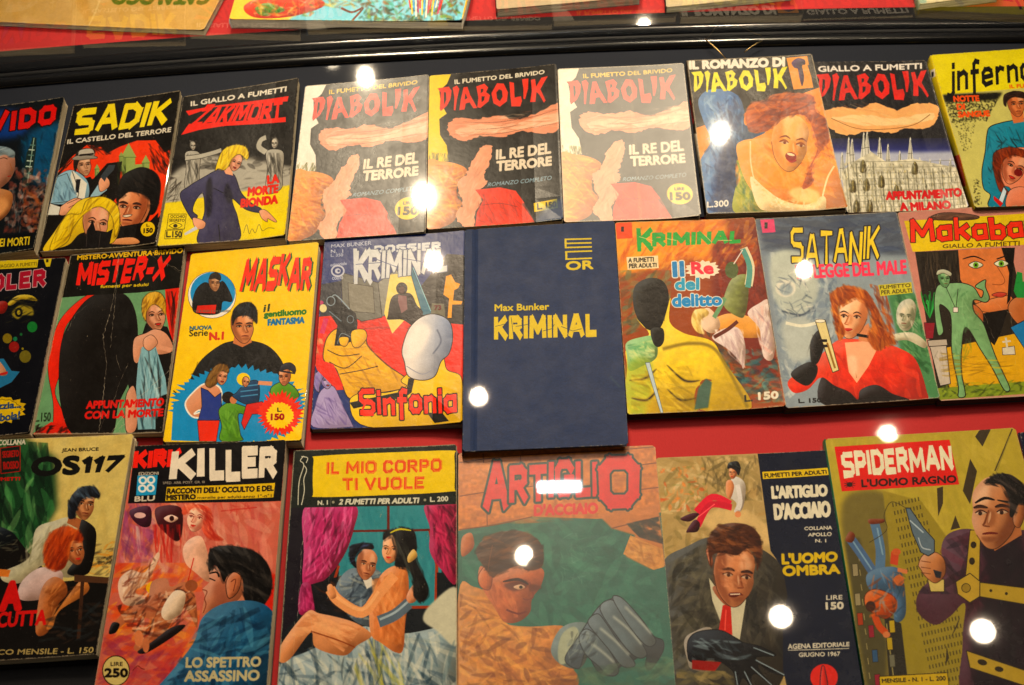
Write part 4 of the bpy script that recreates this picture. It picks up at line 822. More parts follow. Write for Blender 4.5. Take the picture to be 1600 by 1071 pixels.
C.logo("Sinfonia", "285,815 765,800 770,940 290,945", '#d43a20', th=.2, gap=.11, out=(INK, .04), jit=.02)
C.line("330,860 300,935 360,940", '#d43a20', 10)
C.done(mott=.03, wear=.25)
book(Q, C, "red and yellow comic with an arm holding a revolver and a pale dome", t=.007, pages=('#c4bcb4', '#9a9088'))

# 14 plain blue hardback
Q = zq(Z9, "48,54 704,14 766,1000 36,1030")
C = Canvas(Q, seed=14, bg='#1b2f50'); C.z(*Z9)
nz = vnoise(C.h, C.w, 1.6, C.rng, 4) + vnoise(C.h, C.w, 1.6, C.rng, .25); C.a *= (1 + .11 * nz)[..., None]
C.line([(686, 700), (730, 750)], '#4c5c5c', 7, soft=3, al=.4)
Yc = '#cdb93a'
for a_, b_ in (((485, 97), (604, 94)), ((485, 115), (604, 112)), ((486, 133), (605, 130)), ((487, 152), (606, 148)), ((488, 184), (606, 180))): C.line([a_, b_], Yc, 7.5, 0)
C.line("489,94 490,136", Yc, 10, 0); C.line("492,150 493,187", Yc, 10, 0); C.text("OR", "492,196 610,190 610,226 494,232", Yc, .1)
C.text("Max Bunker", "178,384 416,378 416,406 178,412", Yc, .08); C.logo("KRIMINAL", "174,434 626,420 628,526 174,542", Yc, th=.3, gap=.09)
for P in ("180,480 220,470 240,510", "270,480 330,470", "390,500 430,490 440,470", "470,480 520,500 560,490", "250,440 262,540"): C.line(P, '#27374e', 2.2, 0)
C.done(grain=.02, mott=.03, wear=.12)
book(Q, C, "plain blue cloth hardback with small yellow lettering in the middle of the case", t=.014, rough=.62, spec=.3, hard=True, spine='#22324a', back='#22324a', curl=.0002, name="hardback_book", cat="book", bump=.3)

# 15 orange and yellow cover
Q = zq(Z10, "68,58 776,37 931,1000 131,1035")
C = Canvas(Q, seed=15, bg='#8a4a20'); C.z(*Z10)
C.poly("60,50 400,40 380,260 90,330", '#e09a2c', soft=12); C.poly("200,60 620,40 660,180 560,260 300,220", '#d88a24', soft=20); C.poly("560,160 800,60 900,900 640,700 560,400", '#6c2c1c', soft=16)
C.brush("80,60 780,50 800,300 100,300", ['#eeb03a', '#c86c1c', '#a84a18', '#f0bc50'], 130, 100, 16, -50, 15, .5); C.brush("90,300 360,300 340,560 110,640", ['#5c7464', '#3c4c3c', '#7c8c70', '#8a6a34'], 110, 70, 18, -40); C.brush("560,200 800,150 850,560 620,480", ['#7c3420', '#54221a', '#94442a'], 90, 90, 14, 80)
C.brush("560,700 880,700 920,980 780,980 600,850", ['#24505c', '#3c7c84', '#5c3440', '#162c38', '#70a8a0'], 130, 60, 16, 10, 30); C.brush("460,560 640,640 740,830 540,760", ['#4c3430', '#8a6a50', '#283c40'], 50, 60, 14, 40)
# reclining figure under white drapery, raised arm figure
C.blob("560,560 640,520 760,540 830,600 820,640 700,640 600,600", '#d8a050'); C.blob("500,520 540,490 590,540 600,590 560,620 510,590", '#e0c8b0'); C.hair("455,560 470,505 520,495 545,520 500,560 520,620 480,610", '#e4cc80', '#a8843c', '#f6ecc0', 30, 50, 7, 70)
C.blob("560,640 640,590 700,600 730,690 720,800 700,760 640,700", '#d8c8c4'); C.blob("740,520 800,470 850,460 880,600 870,750 820,740 800,600", '#d4c0b8'); C.brush("560,600 720,600 730,800 640,720", ['#f0e6e0', '#a48c90', '#e0ccc8'], 50, 80, 9, 75); C.brush("760,500 850,470 870,740 810,720", ['#f0e6e0', '#a48c90', '#e4b8ac'], 50, 90, 9, 82)
C.line("570,640 640,600 690,560", '#5c2c1c', 18); C.blob("620,480 640,380 680,330 740,330 745,420 730,520 700,540", '#7c8450', tex=.1); C.line("745,380 755,280 720,190", '#d8d0b4', 44); C.line("742,390 750,285 715,195", '#5c948c', 30); C.line("625,440 600,490 570,540", '#6c9470', 22); C.ell(660, 300, 34, 42, '#54603c'); C.line("715,200 670,270", '#e0d8d0', 6)
# yellow bust with dark folds (plain stand-in)
C.blob("160,470 170,380 240,340 310,355 340,420 330,520 290,600 230,600 185,550", '#17140f'); C.blob("172,540 230,600 300,590 350,440 345,560 420,620 560,660 620,760 760,1000 500,1010 480,900 560,860 500,870 480,1020 135,1035 130,800 125,700 200,650 240,620", '#e2c83c', tex=.05)
C.blob("125,670 200,640 270,640 280,740 200,790 140,810 130,740", '#8cb880'); C.brush("130,680 270,650 270,740 150,800", ['#c8dca8', '#4c8c64', '#e0e0a0'], 40, 60, 9, 20); C.blob("130,780 260,770 220,1030 140,1030", '#9cb048', soft=12, al=.7)
C.brush("160,400 330,380 320,560 200,560", ['#2c2820', '#0c0a08', '#3c3628'], 30, 60, 8, 60, 30, .6)
C.blob("250,600 310,596 316,660 290,690 262,670", '#17140f'); C.line("310,700 440,672 560,690 640,800 740,1000", '#8c7a2c', 16, soft=4)
for P_ in ("140,860 220,850 280,800", "150,950 230,960 290,900", "330,780 420,860 500,860", "330,900 400,960 480,950"): C.line(P_, '#6c5a1c', 12, taper=.8, soft=3); C.line(P_, '#2c2410', 5, taper=.9)
C.brush("150,820 470,780 480,1010 150,1020", ['#f0da5c', '#b89c28', '#8c7a1c'], 60, 120, 12, 30, 20, .5)
C.poly("490,900 530,850 560,870 540,1000 470,1010", '#4c6458', soft=3)
C.poly("222,770 244,768 312,1025 300,1028", '#b8c8d0', ln='#3c4c54', lw=2)
C.poly("70,60 152,56 158,138 78,142", '#d4541c'); C.text("1", "100,80 112,104", INK, .05)
C.logo("KRIMINAL", "178,110 712,100 706,165 180,185", '#2f9a48', th=.3, gap=.08, jit=.01); C.logo("K", "176,84 262,84 262,206 182,210", '#2f9a48', th=.22, gap=0)
for P in ("190,130 260,150", "330,140 380,150", "520,120 560,160", "590,150 660,150"): C.line(P, '#d8c88c', 3)
C.poly("126,234 286,226 290,290 132,298", '#e4d4b0'); C.text("A FUMETTI", "136,240 264,234 264,256 136,262", '#2c2418', .07); C.text("PER ADULTI", "140,268 278,264 278,284 140,290", '#2c2418', .07)
C.jag(512, 296, 82, 44, '#e8dcc8', 16, .2); ow = ('#e4e4dc', .07)
C.text("Il", "362,262 412,258 416,328 366,332", '#2c7cb0', .1, ow); C.text("Re", "456,262 562,262 566,316 460,318", '#cc3448', .1); C.text("del", "374,344 492,342 492,396 376,400", '#3494b4', .1, ow); C.text("delitto", "360,425 606,420 608,476 362,484", '#2c84b8', .1, ow)
C.text("L.", "724,938 764,936 764,968 726,970", '#2a2a20', .08); C.text("150", "794,926 892,922 892,958 796,962", '#dcd8c8', .13)
C.done(mott=.06, wear=.7)
book(Q, C, "orange comic with green title and a yellow striped bust at lower left", t=.009, pages=('#7a4a34', '#54301f'))

# 16 grey-blue cover: red-haired woman in red
Q = zq(Z11, "62,72 779,39 1000,985 221,1034")
C = Canvas(Q, seed=16, bg='#7c8690'); C.z(*Z11)
C.poly("60,60 800,30 850,280 120,250", '#4a5260', soft=18); C.brush("70,70 790,50 840,260 100,260", ['#5c6878', '#3c4454', '#6c7c90', '#34405c'], 130, 110, 18, 0, 12, .5)
C.poly("120,240 860,260 960,600 1000,1000 220,1030", '#8c98a0', soft=14); C.brush("130,240 480,260 480,800 220,1000", ['#b8c0c0', '#d8dcd4', '#68788c', '#9cacb0', '#4c5c70'], 300, 60, 13, 70, 40, .55)
# pale boulders (plain stand-in for the left figure)
C.blob("150,260 260,230 360,300 380,460 300,560 200,540 150,420", '#b4bcb4', soft=10); C.ell(220, 425, 52, 44, '#d4d4c8', soft=2); C.ell(222, 430, 34, 30, '#98a4a8', soft=4); C.blob("200,600 340,580 380,680 340,780 240,780", '#b0b8b4', soft=12); C.line("220,600 300,615 380,600", '#dcdccc', 16, soft=1); C.line("200,540 300,560 360,520", '#3c4858', 8, soft=3)
C.brush("160,380 300,300 380,560 200,580", ['#3c4858', '#dcdcd0', '#6c7884'], 60, 50, 6, 30, 60, .6)
C.blob("740,420 880,460 960,620 990,820 990,990 850,900 780,640", '#4c7c54', soft=8); C.brush("750,440 900,480 990,900 840,800", ['#2c5c34', '#7ca874', '#1c4424'], 90, 60, 12, 60)
C.blob("780,560 800,500 850,480 880,520 870,600 840,640 800,630", '#b8b8a4'); C.face(832, 570, 120, 6, -1, '#c0bca4', '#6a7058', '#3a4030'); C.blob("760,660 860,650 930,700 920,730 840,690 770,690", '#c8c4ac'); C.brush("780,480 880,480 900,700 780,680", ['#e4e0cc', '#8c907c'], 26, 40, 6, 70)
C.blob("230,900 300,840 400,760 480,690 560,680 700,700 800,730 880,790 930,940 920,1000 700,1005 420,1010 400,880 330,940 260,955", '#c4381c', tex=.05); C.brush("440,720 880,780 910,980 420,980", ['#9c2814', '#dc5030', '#b83018'], 60, 110, 18, 60)
C.blob("245,860 330,800 380,820 370,880 320,920", '#17120f'); C.blob("345,700 380,640 420,640 420,700 385,800 350,800", '#17120f'); C.brush("350,660 410,650 370,860 300,900", ['#3c3430', '#0c0a0a'], 16, 50, 5, 60)
C.blob("400,880 470,920 540,950 585,990 600,940 680,915 760,960 830,1000 420,1020", '#1c1412')
C.poly("520,700 640,690 690,720 640,820 580,905 540,850", '#e4ae8c'); C.line("580,880 565,810", '#b06c48', 4); C.blob("535,770 580,780 575,870 545,840", '#f0c4a4', soft=6)
C.poly("370,590 420,584 490,840 458,852", '#d8cc98', ln='#3a3020', lw=4); C.line("430,700 470,830", '#8a6a2c', 10, 0); C.ell(395, 590, 26, 9, '#e8e4d0', ln='#3a3020', lw=2); C.line("390,690 430,690", '#17120f', 14); C.line("388,720 432,716", '#17120f', 14)
C.poly("590,640 640,600 660,700 590,690", '#c88a64'); C.face(560, 570, 220, 4, -1, '#eab890', '#b06c44', fem=True); C.line("580,660 655,672", '#17120f', 15, 0)
C.hair("450,500 450,450 520,410 600,430 640,450 700,560 720,640 780,700 740,710 680,740 640,680 660,600 640,520 580,470 520,500 480,530 520,640 490,690 470,600", '#a85a24', '#5c2810', '#e49c4c', 170, 90, 9, 60, 30)
C.brush("640,400 720,420 760,560 780,700 720,660 680,480", ['#8a3c1c', '#5c2414', '#c8702c'], 50, 90, 9, 70)
C.poly("90,76 160,74 168,140 102,144", '#c43c6c'); C.text("1", "114,92 126,120", INK, .08)
C.logo("SATANIK", "245,125 700,115 690,285 250,300", '#e0c838', th=.15, gap=.1, out=('#1c1a20', .035), jit=.05, wj=.2)
C.text("LA LEGGE DEL MALE", "270,310 826,285 830,352 280,375", '#d83c5c', .07)
C.poly("690,408 856,396 862,450 700,464", '#c0b83c'); C.text("FUMETTO", "698,412 850,402 852,420 698,430", '#4a4418', .05); C.text("PER ADULTI", "704,436 856,428 858,446 704,456", '#4a4418', .05)
C.text("L. 150", "284,988 400,982 400,1004 286,1008", '#1c1c1c', .12)
for P in ("800,180 900,420 960,760", "940,900 990,880", "560,150 600,500"): C.crease(P, 1.4, .4)
C.done(mott=.06, wear=.9)
book(Q, C, "grey comic with yellow title and a red-haired woman in a red dress", t=.010, pages=('#8a6a44', '#5c4028'), zb=.0006)

# 17 pink-bordered cover cut by the right edge
Q = zq(Z12, "62,34 690,-8 915,830 246,866")
C = Canvas(Q, seed=17, bg='#b88478'); C.ink = True; C.z(*Z12)
C.poly("140,208 560,190 700,800 246,860", '#2a241c'); C.poly("230,640 620,560 700,800 300,830", '#c8a01c'); C.poly("240,810 620,780 700,830 246,862", '#7c8c34'); C.brush("250,790 620,770 620,840 260,850", ['#2c3418', '#5c7024', '#98a83c'], 90, 40, 5, -20, 30, .8)
C.brush("150,210 350,210 340,400 170,440", [INK, '#5c5040', '#14100c'], 90, 120, 4, 86, 5, .8)
C.poly("330,200 550,190 560,430 500,560 440,480 410,440 340,330", '#c47c4c', tex=.04); C.blob("400,440 555,400 560,460 480,475 420,465", '#c47c4c'); C.poly("520,190 580,190 560,420 545,440 555,300", '#16110d'); C.poly("430,480 550,460 520,560 490,620 450,580 420,520", '#16110d'); C.blob("395,440 440,480 430,560 400,520", '#a8643c')
for ex, ey in ((408, 266), (520, 260)): C.blob([(ex - 32, ey), (ex, ey - 16), (ex + 32, ey), (ex, ey + 15)], '#d4d8c0', ln=INK, lw=3); C.ell(ex, ey, 12, 13, '#6c9c2c'); C.ell(ex, ey, 5, 6, INK)
C.line("350,240 400,228 450,248", INK, 6, taper=.5); C.line("500,240 540,226", INK, 6); C.line("500,270 535,330 520,352 480,350", '#7a4424', 3); C.blob("478,398 510,385 545,392 520,408", '#a84434', ln=INK, lw=2)
# plant on plinth, grave cross, green figure
for k_ in range(9): C.line([(205, 500), (180 + k_ * 8, 440 - (k_ * 37) % 60), (165 + k_ * 12, 380 + (k_ * 29) % 70)], ['#2c7c3c', '#1c5428', '#3c9c50'][k_ % 3], 9, taper=.8)
C.poly("180,520 228,520 220,590 188,590", '#7c2430', ln=INK, lw=2); C.poly("195,598 280,592 284,620 200,625", '#b0a89c', ln=INK, lw=3); C.poly("205,625 278,620 296,790 250,800", '#b8b0a4', ln=INK, lw=3); C.brush("215,640 275,640 285,780 250,780", ['#6c665c', '#d4ccc0'], 16, 80, 3, 80)
C.poly("524,630 578,622 582,660 526,662", '#c8c4b4', ln=INK, lw=2); C.line("540,585 548,640", '#c8c4b4', 9, 0); C.line("525,605 562,600", '#c8c4b4', 8, 0)
GR = '#7ca478'
C.blob("230,380 250,350 300,345 350,345 400,365 430,410 440,380 405,360 450,330 450,360 468,410 450,430 400,420 400,470 440,520 470,600 500,680 550,790 555,820 530,815 480,720 430,640 365,540 345,640 345,740 355,800 360,845 330,848 330,800 310,700 300,620 300,520 290,470 250,440 255,500 265,560 240,570 225,460", GR, ln=INK, lw=4, tex=.05)
C.brush("250,360 400,370 430,520 360,800 320,800 310,500", ['#4c7450', '#98bc90', '#5c845c'], 50, 50, 5, 80, 30, .6); C.face(268, 326, 78, -4, 1, '#80a87c', '#486c48', '#1c2c1c'); C.blob("236,310 240,290 270,285 300,300 296,315 265,302", '#b4b8a4', ln=INK, lw=2)
C.line("275,360 320,460", INK, 2.5, 0); C.line("330,370 320,460", INK, 2.5, 0); C.poly("308,452 330,452 330,474 308,474", '#e0d8d0', ln=INK, lw=2)
C.blob("550,450 580,410 640,410 680,520 620,540 570,500", '#a8683c', ln=INK, lw=3); C.poly("560,540 620,510 700,640 640,660", '#2470a0', ln=INK, lw=3); C.poly("575,380 590,295 612,300 615,340 640,330 640,410 590,410", '#2f8444'); C.brush("240,640 600,700 610,750 260,760", ['#8a6c14', '#dcb82c', '#6c5410'], 50, 80, 4, -3, 8, .7)
C.poly("92,72 700,36 712,172 130,208", '#d4bc24'); C.blob("200,64 250,38 340,38 420,52 400,66 300,70", '#5c4438'); C.brush("210,50 400,45 400,66 220,66", [INK, '#8a6450'], 20, 60, 3, 0, 8, .8)
C.logo("Makabar", "115,66 670,38 685,140 122,172", '#cc3a1c', th=.2, gap=.1, out=(INK, .03), jit=.03, wj=.12); C.text("GIALLO A FUMETTI", "262,176 600,160 600,182 262,192", '#4a3a14', .04)
for P in ("130,180 160,190", "320,60 450,230", "380,350 560,480 590,760", "410,400 500,620"): C.crease(P, 1.6, .5)
C.done(mott=.06, wear=1.2)
book(Q, C, "pink comic with a green man before a big green-eyed face", t=.009, pages=('#8a5a4c', '#5c3830'))

# 18 man and red-haired woman on pale yellow, cut by the left edge
Q = zq(Z13, "-110,50 560,25 405,945 -310,990")
C = Canvas(Q, seed=18, bg='#c8b878'); C.z(*Z13)
C.brush("100,30 560,30 500,600 250,600", ['#d4c688', '#bca868', '#ccbc78'], 60, 140, 30, -70, 20, .5)
C.poly("-110,40 90,36 230,120 240,330 130,520 -110,560", '#1c3a24', soft=14); C.brush("-110,40 200,60 230,340 120,520 -110,560", ['#2c5a34', '#0e1c14', '#4c8c54', '#142c1c', '#7ca870', '#101a14'], 170, 110, 20, 84, 16, .7)
C.poly("-110,480 60,440 120,520 240,640 480,620 500,720 420,960 -110,1000", '#14110f'); C.brush("350,480 500,470 480,620 360,610", ['#c87c24', '#e0a040', '#3c3428', '#d8c078'], 50, 50, 7, -20, 30, .7); C.brush("400,540 480,530 470,570 410,570", ['#2c2820', '#5a4a34'], 40, 30, 4, 0, 60, .8)
C.blob("10,600 120,540 150,420 230,385 290,370 350,390 390,440 380,560 330,610 260,620 180,570 100,640 20,640", '#b8b498', tex=.06); C.brush("60,580 150,420 300,380 300,480 180,560", ['#d4d0b4', '#7c7860', '#9c987c'], 50, 80, 8, -60, 25, .6); C.blob("330,390 380,400 404,450 380,590 330,615 280,600 330,520", '#14110f')
C.blob("0,500 60,470 60,440 0,410 -60,420 -60,540", '#14181c'); C.brush("-60,400 70,430 80,520 -60,530", ['#8c8c78', '#14181c', '#4c5044'], 50, 50, 5, -8, 20, .8); C.line("-20,600 40,605", '#c87c3c', 30)
C.poly("290,360 340,380 330,420 280,395", '#9a6240'); C.face(352, 316, 130, 8, 1, '#c08a62', '#5c3824'); C.hair("284,370 290,300 330,250 390,242 416,270 412,292 370,285 340,300 320,340 310,375", '#22262e', '#0e0e10', '#5c7488', 50, 60, 7, 50)
C.blob("90,640 170,580 260,600 240,680 160,715 80,710", '#c8b0ac'); C.blob("170,680 220,620 270,640 280,690 240,740 200,850 150,850", '#a8683c', tex=.08); C.blob("200,820 330,640 370,650 360,690 250,760 220,830", '#b87a44'); C.brush("180,660 270,640 340,660 220,800", ['#d89c64', '#6c3c1c'], 30, 50, 8, -50)
C.face(312, 510, 120, -8, 1, '#b87850', '#6c3c24', fem=True); C.hair("190,570 185,500 210,440 270,408 330,430 345,470 300,470 290,520 270,580 230,590", '#b04c20', '#5c1c0c', '#dc7c3c', 90, 100, 9, -70, 20)
C.poly("310,610 480,625 478,650 310,640", '#4c3424'); C.line("345,640 330,880", '#3c281c', 16, 0); C.brush("180,800 440,700 400,900 160,900", ['#1c1814', '#2c3438', '#443428'], 50, 60, 10, 0)
C.text("COLLANA", "-6,48 108,46 106,66 -8,70", '#c8c4b4', .08); C.poly("2,82 84,72 84,178 4,188", '#14201a', ln='#8c2018', lw=4); C.text("SEGRETO", "10,96 78,90 78,116 12,122", '#8c2018', .08); C.text("ROSSO", "14,140 78,136 78,166 16,170", '#8c2018', .08); C.text("FUMETTI", "-30,205 84,203 82,216 -30,219", '#a82018', .12)
C.text("JEAN BRUCE", "260,84 412,80 412,98 258,102", '#2a2418', .06); C.text("OS", "138,124 330,118 328,188 134,196", '#121210', .12); C.logo("117", "345,118 528,112 486,184 340,190", '#121210', th=.3, gap=.1)
C.text("A", "14,645 90,640 82,752 4,756", '#b8201c', .12); C.text("CALCUTTA", "-120,775 196,758 190,818 -130,835", '#b8201c', .08); C.text("PERIODICO MENSILE - L. 150", "-170,928 396,916 392,940 -174,948", '#a89868', .06)
C.done(mott=.08, wear=.9)
book(Q, C, "pale yellow comic with a man in white embracing a red-haired woman", t=.013, pages=('#dccfae', '#a89878'))

# 19 red and purple cover, man with black hair seen from behind
Q = zq(Z14, "190,72 822,50 732,1185 0,1195")
C = Canvas(Q, seed=19, bg='#b86858'); C.z(*Z14)
C.brush("150,310 800,310 760,620 120,620", ['#d89c88', '#e4bca0', '#c8786c', '#a84c4c', '#d4a894'], 160, 110, 20, 80, 30, .5); C.brush("150,310 300,310 260,560 120,560", ['#7c3c6c', '#a4588c', '#5c2c54'], 60, 80, 16, 80, 30, .5); C.brush("80,560 480,560 440,980 60,980", ['#d8843c', '#e4a834', '#c8542c', '#b84024'], 130, 110, 20, -30, 30, .6); C.brush("60,860 420,860 300,1180 20,1180", ['#a83c3c', '#7c2c4c', '#c4583c'], 90, 110, 20, -20, 30, .6)
C.poly("740,600 800,620 770,900 700,800", '#b42c1c', soft=6)
# red painted eyes with drips, pale woman
C.blob("280,330 380,330 385,440 360,470 310,430 280,390", '#3c1418'); C.blob("170,340 250,325 255,400 220,410 180,380", '#3c1c2c'); C.blob("310,375 340,360 370,375 340,392", '#e4c4b4'); C.ell(343, 375, 10, 11, '#2a0c0c'); C.ell(210, 362, 24, 12, '#d8b4b0'); C.brush("260,400 400,400 400,560 280,560", ['#b02c24', '#8c1c1c', '#c84434'], 36, 110, 6, 88, 5, .8); C.brush("180,400 240,420 230,560 180,500", ['#c8a8a8', '#a8506c'], 20, 90, 6, 86, 5, .7)
C.blob("390,500 420,460 470,455 500,560 500,640 440,600 400,560", '#e0b49c', tex=.04); C.face(448, 372, 120, 10, -1, '#e4bca4', '#b06454', '#5c1c1c', fem=True); C.hair("385,350 400,320 470,318 508,345 510,420 560,465 500,460 470,420 490,360 440,330 400,360", '#c85c44', '#8c241c', '#e8a080', 50, 70, 6, 60, 40); C.line("435,540 410,640", '#b42c1c', 5)
C.line("548,345 700,330", '#a83c34', 5); C.line("620,380 625,480", '#b06454', 3); C.brush("540,310 680,310 670,380 560,350", ['#a83c34', '#c87464'], 24, 40, 4, 80, 60, .7)
# tumbling figures
C.blob("120,640 170,590 230,600 280,520 290,540 240,640 190,680 240,720 220,740 140,730", '#d8b8a0'); C.brush("130,600 280,530 240,720 140,720", ['#6c3424', '#eed8c0', '#a06848', '#3c1c18'], 60, 60, 7, -50, 30, .7); C.ell(285, 665, 50, 32, '#e0b024')
C.blob("240,720 260,640 320,625 340,660 400,640 440,700 450,830 420,780 380,740 330,830 260,920 200,930 190,900 280,830 200,780 100,850 85,840 110,800 180,740", '#a86848'); C.brush("110,740 440,640 450,820 210,920", ['#e4ccb0', '#4c241c', '#c88458', '#241414', '#8c4c34'], 150, 60, 9, -30, 40, .75)
C.blob("300,760 350,680 400,690 380,770 320,800", '#dcc8b0'); C.ell(425, 655, 26, 24, '#8c5438'); C.blob("80,855 95,810 125,815 110,850", '#14110f'); C.blob("200,930 260,890 340,830 400,820 360,860 240,935", '#1c1414'); C.ell(205, 875, 18, 34, '#c88058'); C.ell(235, 905, 14, 30, '#b87450')
# large head and blue jacket
C.poly("540,600 640,620 720,700 700,760 560,770 470,780", '#b4785c'); C.blob("470,780 480,700 472,670 500,640 500,600 540,570 620,590 640,680 600,730 520,750", '#b87c60'); C.line("500,605 530,600 540,620", INK, 7); C.line("500,625 525,635", INK, 5); C.line("470,672 490,680 480,710 486,735 474,770", '#6c3424', 4); C.blob("520,650 580,640 590,720 530,740", '#8c5440', soft=10, al=.7)
C.hair("500,600 495,560 510,500 600,490 700,520 755,590 760,680 720,740 650,720 640,640 620,600 580,610 560,640 540,590 520,570", '#14110f', '#070606', '#4c4844', 130, 90, 8, 45, 40); C.blob("570,640 600,600 632,620 620,680 580,708", '#b07050', ln=INK, lw=3); C.line("590,640 610,630 600,680", '#5c2c1c', 4)
C.blob("190,1180 300,1060 430,900 470,790 560,730 680,720 760,760 790,860 770,1190", '#1f4c6c', tex=.06); C.brush("300,1080 480,790 700,730 770,900 740,1180 260,1180", ['#3c7494', '#122c44', '#0c1c2c', '#5c94ac'], 110, 130, 18, -40, 40, .6)
C.poly("190,70 822,50 800,306 160,312", '#100e10'); C.poly("322,244 775,230 768,290 316,302", '#cdb02c'); C.text("RACCONTI DELL' OCCULTO E DEL", "326,250 768,240 768,262 324,272", INK, .1); C.text("MISTERO", "322,278 442,275 442,294 322,298", INK, .12); C.text("mensile per adulti-anno 1°-n°1", "450,284 760,276 760,292 450,296", INK, .03)
C.logo("KIRK", "186,92 388,80 378,160 180,168", '#cc2c1c', th=.33, gap=.03, jit=.02); C.logo("KI", "345,88 480,78 480,205 330,212", '#dcd4c4', th=.28, gap=.05, jit=.03); C.logo("LLER", "500,80 785,75 782,208 500,222", '#dcd4c4', th=.3, gap=.04, jit=.05)
C.text("EDIZIONI", "206,182 288,180 288,192 204,196", '#c8c0b0', .05); C.poly("200,196 284,194 276,276 194,280", '#2c8cb4'); 
for x, y in ((222, 216), (256, 214), (220, 250), (254, 248)): C.ell(x, y, 18, 17, '#dce0dc'); C.ell(x, y, 9, 9, '#2c8cb4')
C.text("BLU", "190,284 272,280 270,300 188,304", '#c8c0b0', .1); C.text("SPED. ABB. POST. GR. III", "306,222 480,218 480,228 306,232", '#a8a090', .02)
C.ell(110, 1010, 56, 62, '#c8b87c', ln=INK, lw=4); C.text("LIRE", "88,974 138,990", INK, .05); C.text("250", "64,1002 158,1036", INK, .12); C.line("180,1010 200,990 215,1000 230,1005", '#5c1c14', 3)
C.text("LO SPETTRO", "404,956 716,954 714,994 402,996", '#b8b08c', .09); C.text("ASSASSINO", "398,1012 710,1010 708,1052 396,1054", '#b8b08c', .09)
C.done(mott=.06, wear=.6)
book(Q, C, "red comic with black header and a black-haired man in blue seen from behind", t=.014, pages=('#dccfae', '#a89878'))

# 20 curtains and a couple
Q = zq(Z15, "108,66 806,44 806,1215 26,1225")
C = Canvas(Q, seed=20, bg='#1c2024'); C.z(*Z15)
C.poly("300,300 740,300 740,740 300,740", '#3c8088'); C.brush("310,310 730,310 730,720 310,720", ['#2c6c78', '#58a0a4', '#347884'], 80, 100, 16, 86, 8, .4); C.line("512,300 512,420", '#5c2418', 12, 0); C.line("360,412 690,408", '#5c2418', 10, 0); C.line("690,410 720,560 715,740", '#8c3c20', 14, 0); C.line("600,738 720,738", '#8c3c20', 12, 0); C.line("300,560 275,640", '#8c3c20', 12, 0); C.poly("720,590 806,600 806,740 720,745", '#14181c')
C.poly("100,300 220,300 160,640 120,780 60,850", '#1c1820')
C.blob("160,300 366,300 365,400 320,520 240,620 150,645 150,500", '#a02c60'); C.brush("165,305 360,305 350,440 240,610 150,635", ['#d0588c', '#64183c', '#34101f', '#b83c70', '#e080ac'], 170, 70, 9, 105, 18, .65); C.blob("140,640 190,650 210,750 130,765", '#8c2450'); C.brush("140,640 190,650 205,750 130,760", ['#d0588c', '#64183c'], 30, 50, 8, 80)
C.blob("670,300 806,300 806,630 740,580 690,500 690,400", '#94284c'); C.brush("675,305 806,305 806,620 720,550", ['#c8486c', '#54142c', '#2c0c1c', '#b03458'], 90, 70, 9, 75, 18, .65)
C.poly("180,640 320,600 330,780 200,760", '#16161a'); C.brush("180,640 330,600 330,760 210,750", ['#2c2c34', '#5c3420'], 14, 60, 10, 30)
# bed sheets
C.blob("40,1000 180,920 400,820 560,850 700,830 806,800 806,1220 30,1220", '#8fa0a4'); C.blob("660,790 700,720 806,660 806,900 720,840", '#c0c0ac', soft=3)
C.brush("40,960 420,820 560,850 800,840 806,1215 30,1215", ['#d8dcd0', '#384c5c', '#5c747c', '#b8c0bc', '#1c2c38', '#e4e0c8'], 280, 150, 13, 60, 45, .6)
C.brush("420,820 460,820 700,1200 300,1200", ['#e4e4d8', '#2c3c4c', '#c8c054'], 50, 240, 10, 80, 14, .6)
# man: dark hair, grey suit
C.blob("280,690 300,620 345,575 400,570 470,580 500,640 470,720 440,800 520,770 590,720 600,745 560,790 470,825 390,810 340,770 320,720", '#5a6874', tex=.06); C.brush("290,600 480,580 480,800 340,780", ['#8c9ca8', '#242c38', '#3c4854', '#a8aca0'], 80, 80, 10, -30, 40, .65); C.poly("395,600 440,610 450,640 420,660", '#d4d0c4')
C.face(418, 555, 130, 14, 1, '#c88c68', '#7c4c34'); C.hair("345,510 350,475 400,462 445,470 445,490 400,490 370,520 375,570 350,545", '#14141c', '#0a0a10', '#5c6c9c', 36, 50, 6, -20)
# woman in an apricot dress, long black hair
C.blob("45,910 160,760 220,765 330,790 400,820 440,860 380,900 320,945 200,910 180,845 90,960 45,970", '#d09468'); C.brush("50,900 170,760 400,820 320,930 190,840", ['#e8b888', '#a8623c', '#dca478'], 60, 110, 13, 20, 15, .5); C.line("180,840 300,880 370,910", '#7c4024', 5)
C.blob("440,860 430,780 440,700 480,600 540,560 590,575 600,680 585,800 575,920 540,930 480,890", '#cc8450', tex=.05); C.brush("440,620 590,580 580,900 450,860", ['#e8b07c', '#a05c30', '#d8945c', '#b86c3c'], 70, 120, 14, 80, 20, .5)
C.line("262,660 300,710 400,760 470,680 540,600", '#d89c6c', 46); C.line("266,650 300,700 400,748 470,670", '#ecbc8c', 14, al=.6); C.blob("250,650 270,640 290,690 262,700", '#d09468')
C.line("470,800 540,770 600,720", '#5a6874', 50); C.line("475,790 540,760 598,712", '#9cacb4', 10); C.blob("590,690 620,640 640,660 630,710 600,720", '#c88c68')
C.face(525, 490, 120, 4, -1, '#d8a078', '#a46c44', fem=True); C.hair("490,450 500,415 560,400 620,410 635,480 630,540 680,640 680,690 655,715 620,690 620,620 590,570 540,560 550,500 530,430", '#14110f', '#0a0807', '#4c5048', 110, 130, 6, 75, 15); C.line("520,420 560,404 610,410", '#b8b03c', 8, taper=.5); C.blob("595,520 620,490 636,520 600,548", '#c8a864')
